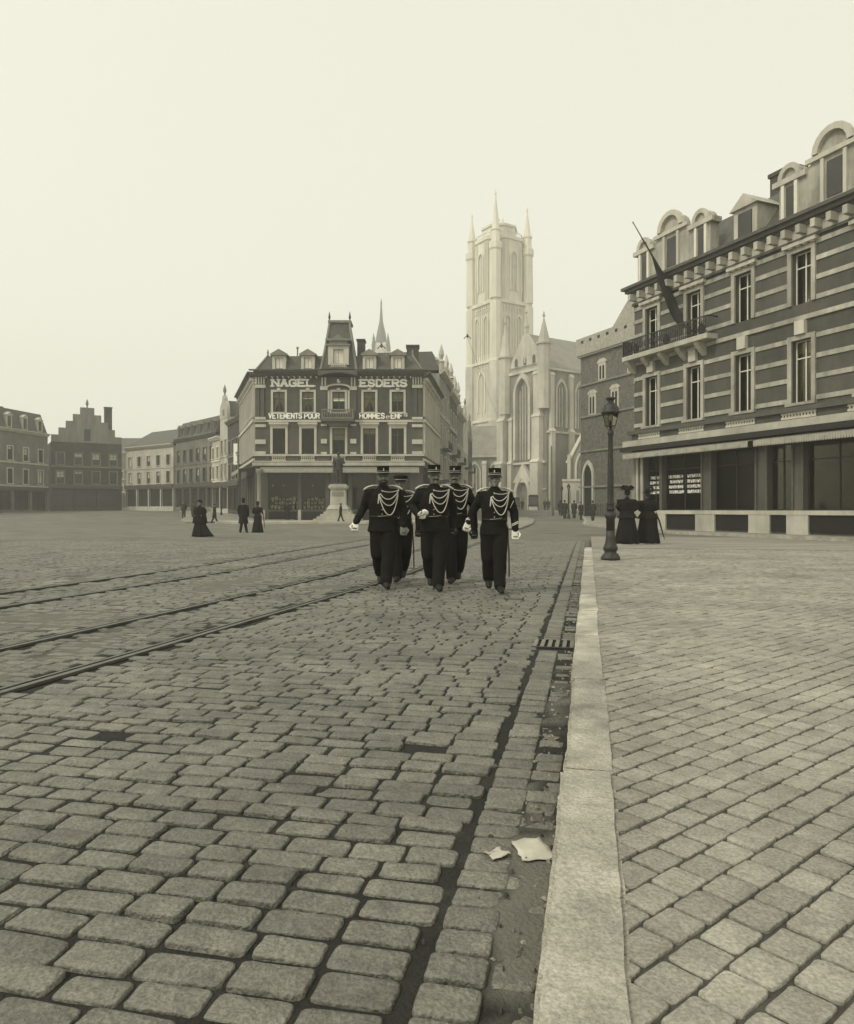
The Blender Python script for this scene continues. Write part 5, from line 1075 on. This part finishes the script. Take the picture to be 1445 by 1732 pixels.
    if cap == 'kepi':
        kp = place(MB().lathe([(.094, .040), (.096, .07), (.094, .10), (.094, .142), (.098, .156), (.093, .162), (.02, .156)], 22, (0, .008, 0), .98, 1.1).build('kepi', MT['cloth'], t, True)); bands = ((.059, .066), (.084, .0885))
    else:
        kp = place(MB().lathe([(.094, .02), (.098, .035), (.099, .062), (.128, .105), (.125, .125), (.08, .142), (.02, .145)], 22, (0, .008, 0), .98, 1.08).build('cap', MT['cloth2'], t, True)); bands = ((.028, .036), (.056, .064))
    for a, b in bands: MB().lathe([(.1005, a), (.1035, (a+b)/2), (.1005, b)], 22, (0, .008, 0), .98, 1.1).build('band', MT['cord'], kp, True)
    mb = MB(); P = []; n = 13
    for j, (r, z) in enumerate(((.096, .048), (.125, .034), (.138, .024))):
        P.append([(math.sin(R(-72+144*i/(n-1)))*r*(1 if j == 0 else .92), .008 - math.cos(R(-72+144*i/(n-1)))*r*1.02, z - .012*abs(math.sin(R(-72+144*i/(n-1))))*(j > 0)) for i in range(n)])
    mb.add([p for r_ in P for p in r_], [(j*n+i, j*n+i+1, (j+1)*n+i+1, (j+1)*n+i) for j in range(2) for i in range(n-1)]); mb.build('visor', MT['leather'], kp, True)
    MB().lathe([(.001, .085), (.008, .095), (.008, .118), (.001, .13)], 8, (0, -.104, 0)).build('badge', MT['cord'], kp)
    hr = MB(); hr.ell([(0, .03, -.05, .066, .06), (0, .03, -.01, .078, .075), (0, .022, .05, .08, .086)], 16); place(hr.build('hair', MT['hair'], t, True))
    for s_ in (-1, 1): mb = MB(); mb.ball((s_*.031, -.079, .002), .010, .008, .007, 8, 6); place(mb.build('eye', MT['hair'], t, True))
    if tache: mb = MB(); mb.tube([(-.048, -.082, -.062), (-.022, -.098, -.050), (0, -.104, -.047), (.022, -.098, -.050), (.048, -.082, -.062)], [.004, .008, .008, .008, .004], 7); place(mb.build('moustache', MT['hair'], t, True))
    if beard: mb = MB(); mb.ell([(0, -.034, -.14, .028, .03), (0, -.03, -.11, .054, .070), (0, -.02, -.075, .068, .083), (0, .0, -.05, .074, .07)], 14); place(mb.build('beard', MT['hair'], t, True))
    # buttons, aiguillette cords
    def chest(x, z):
        f = ly*.9 - .015; rx = .205*wd + .012; ry = .158; q = max(0, 1 - ((x-lx)/rx)**2); return (x, f - ry*math.sqrt(q), z)
    bm_ = MB()
    for k in range(6): mb = MB(); p = chest(lx-.01, 1.45 - .068*k); mb.ball(p, .0085, .006, .0085, 8, 5); mb.build('button', MT['brass'], t, True)
    if cords:
        s0 = (lx+.21*wd, 1.475)
        for ex, ez, sag, r in ((-.02, 1.465, .025, .0048), (-.035, 1.41, .085, .0064), (-.04, 1.365, .14, .0064), (-.055, 1.39, .265, .0074)):
            pts = []
            for k in range(15):
                q = k/14; x = s0[0]*(1-q) + (lx+ex)*q + .02*math.sin(math.pi*q)*(1 if sag > .1 else 0); z = s0[1]*(1-q) + ez*q - cs*sag*4*(q*(1-q))**.85*.92
                pts.append(chest(x, z))
            mb = MB(); mb.tube(pts, r, 6); mb.build('cord', MT['cord'], t, True)
        mb = MB(); pts = [chest(lx-.03, 1.41), chest(lx-.055, 1.40), chest(lx-.062, 1.34), chest(lx-.07, 1.27)]; mb.tube(pts, [.008, .011, .011, .009], 6); mb.build('cord_end', MT['cord'], t, True)
    if sabre:
        mb = MB(); mb.tube([(.20, .02, .92), (.225, .06, .55), (.23, .12, .22)], [.013, .012, .011], 7); mb.build('scabbard', MT['rail'], t, True); mb = MB(); mb.tube([(.20, .02, .93), (.195, -.05, .97), (.19, -.06, 1.03), (.195, 0, 1.05)], .009, 6); mb.build('sabre_hilt', MT['brass'], t, True)
    MB().ell([(lx*.55, ly*.5-.005, 1.055, .193*wd, .153), (lx*.55, ly*.5-.005, 1.085, .193*wd, .153)], 24).build('belt', MT['leather'], t, True)
    mb = MB(); p = chest(lx*.5+.05, 1.08); mb.tube([(lx*.5-.07, p[1]+.012, 1.075), (lx*.5+.02, p[1]+.012, 1.082), (lx*.5+.1, p[1]+.024, 1.095)], .004, 5); mb.build('belt_edge', MT['brass'], t, True)
    if chevron:
        e, wv, _ = arms[1]
        for k in (.62, .70): c = V3(mid(e, wv, k)); mb = MB(); mb.tube([c + V3((-.045, -.044, -.022)), c + V3((0, -.058, 0)), c + V3((.045, -.044, .022))], .007, 5); mb.build('chevron', MT['cord'], t, True)
        c = V3(mid(sh[1], e, .55)); mb = MB(); mb.tube([c + V3((-.02, -.078, -.05)), c + V3((.03, -.072, .05))], .005, 5); mb.build('sleeve_stripe', MT['cord'], t, True)
    if cuff:
        e, wv, _ = arms[1]; mb = MB(); mb.tube([mid(e, wv, .80), mid(e, wv, .93)], .056, 12, False); mb.build('cuff', MT['cord'], t, True)
    return t
def stride(front, a=.24, xo=.045, lift=.05):
    """front = -1 or 1: which picture side leads"""
    f = ((front*.085, -.10, .53), (front*xo, -a, .095), (front*(xo+.03), -a-.15, .045)); b = ((-front*.085, .02, .50), (-front*xo, a*1.25, .13+lift), (-front*xo, a*1.25-.13, .045+lift*.4))
    return (f, b) if front < 0 else (b, f)
def put(px, py, front=.2): p = onground(px, py); return (p.x, p.y + front, 0)
lL, lR = stride(1); officer('leftmost officer in kepi swinging a white gloved fist', put(647, 996), 1.02, R(2), ((-.30, .03, 1.20), (-.41, -.10, .98), (-.1, -.35, -.9)), ((.31, .03, 1.19), (.31, -.10, .93), (0, -.2, -1)), lL, lR, R(6), gloveR='skin', width=1.12, sabre=False, beard=True, cs=1.12)
lL, lR = stride(-1); officer('officer in round flat cap half hidden behind the leftmost officer', put(677, 985), .985, R(2), ((-.30, .05, 1.19), (-.28, .0, .92), (0, -.1, -1)), ((.31, .05, 1.19), (.30, -.08, .90), (0, -.2, -1)), lL, lR, R(-8), cap='cap', gloveL='glove', gloveR='leather', tache=False)
lL, lR = stride(1); officer('middle officer in kepi with moustache and fist before his belt', put(735, 1000), 1.02, R(1), ((-.33, .04, 1.22), (-.215, -.22, 1.09), (.55, -.75, .1)), ((.29, .12, 1.2), (.27, .06, .93), (0, -.1, -1)), lL, lR, R(14), width=1.04, gloveR='leather', sabre=False)
lL, lR = stride(-1, .2); officer('officer behind with pale cuff and gloved hand between two others', put(771, 988), 1.045, R(-2), ((-.29, .06, 1.19), (-.27, .02, .92), (0, -.1, -1)), ((.30, .03, 1.19), (.20, -.16, .94), (-.3, -.3, -.85)), lL, lR, R(-10), width=.98, cuff=True, tache=True, gloveL='leather', sabre=False, cs=.92)
lL, lR = stride(1, .2, .07); officer('rightmost officer in kepi with sabre and sleeve chevrons', put(838, 1004), .985, R(-3), ((-.31, .05, 1.2), (-.29, .10, .94), (0, .1, -1)), ((.30, .03, 1.19), (.31, -.04, .92), (0, -.1, -1)), lL, lR, R(-5), chevron=True, gloveL='leather', lean=(.01, 0), tache=False, cs=.97)

def skirt(mb, z0, z1, r0, r1, folds=11, amp=.06, cx=0.0, train=(0, 0), sq=.9, n=44, seed=0):
    rings = []; rs = random.Random(seed); ph = rs.uniform(0, 6)
    for j in range(11):
        q = j/10; z = z1*(1-q) + z0*q; r = r1 + (r0-r1)*(q**.9); ring = []
        for k in range(n):
            a = 2*math.pi*k/n; rr_ = r*(1 + amp*q*math.sin(folds*a + ph + q*1.2) + amp*.5*q*math.sin((folds*1.7)//1*a + ph*2)); ring.append((cx + rr_*math.cos(a) + train[0]*q**2.2*max(0, math.cos(a))**1.5, rr_*sq*math.sin(a) + train[1]*q*q*max(0, math.sin(a)), z + (.012*math.sin(folds*a+ph) if j == 10 else 0)))
        rings.append(ring)
    mb.loft(rings[::-1])
def lady(label, loc, rz, H=1.66, hat='wide', arms=None, hem=.38, train=(0, 0), group=None, cape=False, cloth='cloth', umbrella=None, vox=.014, seed=0, bulk=1.0):
    s = H/1.66; t = thing('person', label, 'person', loc, rz, group, s); b = bulk
    arms = arms or (((-.27, .05, 1.12), (-.17, -.12, 1.0)), ((.27, .05, 1.12), (.17, -.12, 1.0)))
    mb = MB(); skull(mb, (0, -.02, 1.54), 0, .93); mb.tube([(0, 0, 1.47), (0, .01, 1.33)], [.046, .052], 10); mb.ell([(0, 0, .85, .12, .1), (0, 0, 1.02, .1, .08), (0, 0, 1.25, .13, .09), (0, 0, 1.35, .1, .07)], 14)
    for i, s_ in enumerate((-1, 1)):
        e, wv = arms[i]; mb.tube([(s_*.15, 0, 1.33), e, wv], [.04, .032, .024], 8); hand(mb, wv, V3(wv)-V3(e), -s_, .8, .85); mb.tube([(s_*.08, 0, .86), (s_*.08, 0, .45), (s_*.08, -.02, .08), (s_*.08, -.14, .04)], [.07, .05, .035, .025], 8)
    link('body', remesh(mb, 'body', max(vox*.75, .01), 2), MT['skin'], t, True)
    mb = MB(); mb.ell([(0, .01, .80, .24*b, .2*b), (0, .01, .92, .185*b, .15*b), (0, 0, 1.02, .14*b, .115*b), (0, -.01, 1.16, .18*b, .14*b), (0, -.01, 1.27, .19*b, .135*b), (0, 0, 1.35, .14*b, .09), (0, 0, 1.40, .06, .06), (0, 0, 1.46, .052, .052)], 20)
    for i, s_ in enumerate((-1, 1)):
        e, wv = arms[i]; mb.tube([(s_*.12*b, 0, 1.31), (s_*.185*b, .0, 1.30), mid((s_*.185, 0, 1.3), e, .5), e, mid(e, wv, .5), mid(e, wv, .95)], [.07, .085, .075, .056, .048, .036], 12)
    if cape: mb.ell([(0, .03, .62, .36, .27), (0, .02, .95, .30, .23), (0, .01, 1.2, .245, .18), (0, 0, 1.33, .17, .12), (0, 0, 1.40, .07, .07)], 22)
    link('jacket', remesh(mb, 'jacket', vox, 3, .008, 9), MT[cloth], t, True)
    mb = MB(); skirt(mb, .03, .99, hem, .15*b, 10, .10, 0, train, .92, 44, seed); sk = mb.build('skirt', MT[cloth], t, True)
    for s_ in (-1, 1): MB().tube([(s_*.08, -.16, .035), (s_*.08, .0, .05), (s_*.08, .06, .06)], [.03, .036, .034], 8).build('shoe', MT['leather'], t, True)
    mb = MB(); mb.ball((0, .03, 1.575), .088, .105, .10, 14, 8); mb.ball((0, .10, 1.56), .05, .05, .05, 10, 6); mb.build('hair', MT['hair'], t, True)
    if hat == 'wide':
        h = MB().lathe([(.18, 1.645), (.215, 1.66), (.18, 1.672), (.10, 1.675), (.092, 1.74), (.06, 1.755), (.01, 1.757)], 20, (0, .0, 0), 1.0, .9).build('hat', MT[cloth], t, True)
        for q, (x, z) in enumerate(((-.15, 1.74), (.14, 1.745), (-.18, 1.70), (.17, 1.70), (.05, 1.76))): mb = MB(); mb.tube([(x*.3, .02, 1.70), (x*.8, .0, z+.03), (x*1.15, .02, z+.01)], [.03, .045, .02], 8); mb.build('plume', MT[cloth], h, True)
    elif hat == 'plume':
        h = MB().lathe([(.15, 1.62), (.17, 1.635), (.10, 1.65), (.09, 1.72), (.01, 1.735)], 18).build('hat', MT[cloth], t, True); mb = MB(); mb.tube([(.05, -.02, 1.69), (-.02, .0, 1.79), (-.12, .02, 1.79), (-.17, .03, 1.70), (-.14, .03, 1.64)], [.03, .045, .045, .035, .015], 8); mb.build('plume', MT['clothg'], h, True)
    else:
        MB().lathe([(.10, 1.60), (.13, 1.615), (.095, 1.63), (.085, 1.69), (.01, 1.70)], 16).build('hat', MT[cloth], t, True)
    if umbrella: mb = MB(); mb.tube(umbrella, [.012, .026, .02, .008], 7); mb.build('umbrella', MT[cloth], t, True)
    return t
def gent(label, loc, rz, H=1.76, coat=True, hat='bowler', group=None, vox=.02, cloth='cloth', walk=.0, spread=.11):
    t = thing('person', label, 'person', loc, rz, group, H/1.80)
    an = {-1: (-spread, -walk, .09), 1: (spread, walk, .09)}; ar = {-1: ((-.27, .04, 1.19), (-.24, -.06, .94)), 1: ((.27, .04, 1.19), (.24, -.06, .94))}
    mb = MB(); skull(mb, (0, -.02, 1.66)); mb.tube([(0, 0, 1.6), (0, .01, 1.45)], [.055, .06], 10); mb.ell([(0, 0, .9, .13, .1), (0, 0, 1.15, .13, .09), (0, 0, 1.4, .15, .1), (0, 0, 1.47, .1, .08)], 14)
    for s_ in (-1, 1):
        e, wv = ar[s_]; mb.tube([(s_*.18, 0, 1.45), e, wv], [.05, .036, .026], 8); hand(mb, wv, (0, -.15, -1), -s_, .8, .95); mb.tube([(s_*.09, 0, .93), (s_*.1, an[s_][1]*.4, .5), an[s_]], [.075, .05, .036], 8)
    link('body', remesh(mb, 'body', max(.012, vox*.7), 2), MT['skin'], t, True)
    mb = MB(); z0 = .50 if coat else .82
    mb.ell([(0, .02, z0, .27 if coat else .19, .2 if coat else .15), (0, .01, .9, .22, .165), (0, 0, 1.12, .19, .14), (0, 0, 1.32, .215, .145), (0, 0, 1.43, .21, .13), (0, 0, 1.49, .15, .095), (0, 0, 1.54, .075, .07)], 20)
    for s_ in (-1, 1): e, wv = ar[s_]; mb.tube([(s_*.14, 0, 1.45), (s_*.2, 0, 1.45), mid((s_*.2, 0, 1.45), e, .5), e, wv], [.085, .085, .075, .066, .055], 10)
    link('coat', remesh(mb, 'coat', vox, 3, .008, 8), MT[cloth], t, True)
    mb = MB(); mb.ell([(0, 0, .8, .16, .12), (0, 0, .95, .16, .12)], 14)
    for s_ in (-1, 1): mb.tube([(s_*.09, 0, .93), (s_*.1, an[s_][1]*.4, .5), an[s_]], [.11, .085, .072], 10)
    link('trousers', remesh(mb, 'trousers', vox, 2, .006, 8), MT[cloth], t, True)
    for s_ in (-1, 1): p = an[s_]; MB().tube([(p[0], p[1]+.04, .05), (p[0], p[1]-.06, .05), (p[0]+s_*.02, p[1]-.17, .035)], [.045, .045, .03], 8).build('shoe', MT['leather'], t, True)
    if hat == 'top': MB().lathe([(.12, 1.70), (.14, 1.715), (.10, 1.72), (.095, 1.87), (.10, 1.88), (.01, 1.88)], 18, (0, 0, 0), .9, 1.1).build('hat', MT[cloth], t, True)
    elif hat == 'bowler': MB().lathe([(.12, 1.70), (.135, 1.715), (.098, 1.72), (.095, 1.79), (.06, 1.83), (.01, 1.84)], 18, (0, 0, 0), .9, 1.1).build('hat', MT[cloth], t, True)
    else: MB().lathe([(.09, 1.70), (.115, 1.74), (.11, 1.77), (.01, 1.78)], 16, (0, -.01, 0), .95, 1.15).build('hat', MT[cloth], t, True)
    mb = MB(); mb.ball((0, .02, 1.68), .082, .1, .085, 12, 8); mb.build('hair', MT['hair'], t, True)
    return t
GP = 'walkers crossing the square'
p = onground(1061, 921, .118); lady('woman seen from behind in wide winged black hat beside the lamp', (p.x, p.y, p.z), R(180), 1.70, 'wide', (((-.31, .06, 1.13), (-.17, -.06, .98)), ((.31, .06, 1.13), (.17, -.06, .98))), .35, group='women strolling on the pavement', seed=1, vox=.013, bulk=1.3)
p = onground(1096, 920, .118); lady('stout woman in black with curled plume hat carrying an umbrella', (p.x, p.y, p.z), R(176), 1.66, 'plume', (((-.31, .05, 1.12), (-.2, -.12, 1.05)), ((.31, .05, 1.12), (.2, -.12, 1.05))), .36, group='women strolling on the pavement', umbrella=[(-.28, -.1, 1.0), (-.36, .0, .72), (-.44, .08, .35), (-.49, .12, .16)], seed=2, vox=.013, bulk=1.45)
p = onground(338, 908); lady('woman in dark cape and trailing skirt walking at left', (p.x, p.y, p.z), R(-8), 1.60, 'small', None, .34, (.34, .1), GP, True, seed=3, vox=.02)
p = onground(412, 901); gent('man in long black overcoat seen from behind left of the shop', (p.x, p.y, p.z), R(180), 1.72, True, 'top', GP, .02, spread=.17)
p = onground(436, 901); lady('woman in dark jacket with folded umbrella beside the overcoated man', (p.x, p.y, p.z), R(180), 1.60, 'small', (((-.25, .05, 1.12), (-.26, -.1, 1.02)), ((.25, .05, 1.1), (.16, -.1, 1.0))), .30, group=GP, umbrella=[(-.28, -.06, 1.05), (-.32, -.02, .8), (-.36, .02, .5), (-.40, .06, .22)], seed=4, vox=.02)
p = onground(363, 885); gent('man in dark cloak striding before the left street', (p.x, p.y, p.z), R(90), 1.62, True, 'cap', GP, .03, walk=.30, spread=.08)
p = onground(316, 877); gent('man standing by the terrace at far left', (p.x-.3, p.y, p.z), R(10), 1.7, False, 'bowler', GP, .03, 'clothg')
p = onground(321, 877); gent('companion of the man standing by the far left terrace', (p.x+.2, p.y+.4, p.z), R(-30), 1.66, True, 'bowler', GP, .03, 'clothg')
gent('boy in dark suit walking past the foot of the statue', (xat(576.5, 60.6), 60.6, .235), R(95), 1.50, False, 'cap', GP, .03, walk=.25, spread=.06)
gent('man looking into the shop window below the awning', (xat(486, 66), 66.2, .235), R(180), 1.68, True, 'bowler', GP, .03)
for i, (px, py, H, lb) in enumerate(((955.5, 877.5, 1.75, 'dark coated walker left of the small corner lamp'), (971.5, 877, 1.72, 'walker right of the small corner lamp'), (983, 879.5, 1.62, 'short walker in front of the medieval house'), (1003, 881.5, 1.75, 'walker by the arched doorway of medieval house'))):
    p = onground(px, py, .12); gent(lb, (p.x, p.y, p.z), R(180 if i != 2 else 20), H, i != 3, 'bowler', 'distant walkers on the right pavement', .03, 'clothg', walk=.1, spread=.08)
for i, (px, py, lb) in enumerate(((884, 868, 'blurred distant pedestrian left of the cart'), (922, 867, 'small distant pedestrian right of the cart'), (928, 867.5, 'small distant pedestrian near the tall pole'), (948, 869, 'distant pedestrian beside the chapel lamp'))):
    p = onground(px, py); gent(lb, (p.x, p.y, p.z), R(170), 1.7, True, 'bowler', 'distant walkers before the cathedral', .035, 'clothg')

# ================================================================== cart
p = onground(902.5, 866.5); ct = thing('covered_cart', 'dark covered cart driving away towards the cathedral', 'cart', (p.x, p.y, p.z), R(-8))
mb = MB(); mb.box(-.85, 0, .75, .85, 3.2, 2.5); mb.prism([(-.92, 2.5), (.92, 2.5), (.6, 2.72), (-.6, 2.72)], -.1, 3.3); mb.build('body', MT['clothg'], ct); MB().box(-.7, -.03, .95, .7, 0, 2.3).build('rear_door', MT['wood'], ct); MB().box(-.95, -.3, .62, .95, 3.2, .748).build('chassis', MT['wood'], ct)
for x in (-.85, .85):
    for y in (.4, 2.8):
        wh = MB(); wh.tube([(x, y+.55*math.cos(2*math.pi*k/16), .55+.55*math.sin(2*math.pi*k/16)) for k in range(17)], .045, 6, False); w_ = wh.build('wheel', MT['dark'], ct)
        sp_ = MB(); [sp_.tube([(x, y, .55), (x, y+.52*math.cos(math.pi*k/4), .55+.52*math.sin(math.pi*k/4))], .022, 5) for k in range(8)]; sp_.build('spokes', MT['dark'], w_)
p = onground(880, 867); ct2 = copy_tree(ct); ct2.location = (p.x, p.y+6, p.z); ct2.rotation_euler = (0, 0, R(10)); ct2.scale = (.85, .85, .8); ct2['label'] = 'second cart half hidden behind the rightmost officer'
for c_ in (ct, ct2): c_['group'] = 'carts before the cathedral'
p = onground(390, 880); 
# litter and clods on the road
rr = random.Random(21)
for i, (px, py, sx_, lab) in enumerate(((876, 919, .5, 'dark scrap lying on the road right of the rightmost officer'), (424, 1200, .12, 'bent scrap of iron lying among the foreground setts'), (640, 1090, .4, 'thin dark stick lying across the setts'))):
    p = onground(px, py); o = MB().tube([(-.5, 0, .012), (-.15, .03, .02), (.2, -.02, .014), (.5, .01, .012)], [.012, .03, .02, .008] if i != 2 else [.008]*4, 7).build(('road_scrap', 'iron_scrap', 'stick')[i], MT['dirt'], None, True); o.location = (p.x, p.y, .003); o.scale = (sx_, sx_ if i != 2 else .5, .5); o.rotation_euler = (0, 0, rr.uniform(-.4, .4)); o['label'] = lab; o['category'] = ('litter', 'scrap', 'stick')[i]
# ================================================================== the hazy air
hz = MB().box(-430, -70, -1.5, 430, 570, 118).build('haze', None, None, kind='stuff'); hz['label'] = 'pale haze filling the air over the square'
hm = bpy.data.materials.new('haze'); hm.use_nodes = True; N = hm.node_tree.nodes; N.clear()
ho = N.new('ShaderNodeOutputMaterial'); pv = N.new('ShaderNodeVolumePrincipled'); pv.inputs['Color'].default_value = (.995, .99, .95, 1); pv.inputs['Density'].default_value = .0013; pv.inputs['Anisotropy'].default_value = .25
hm.node_tree.links.new(pv.outputs[0], ho.inputs['Volume']); hz.data.materials.clear(); hz.data.materials.append(hm)
bpy.data.scenes.remove(WORK)
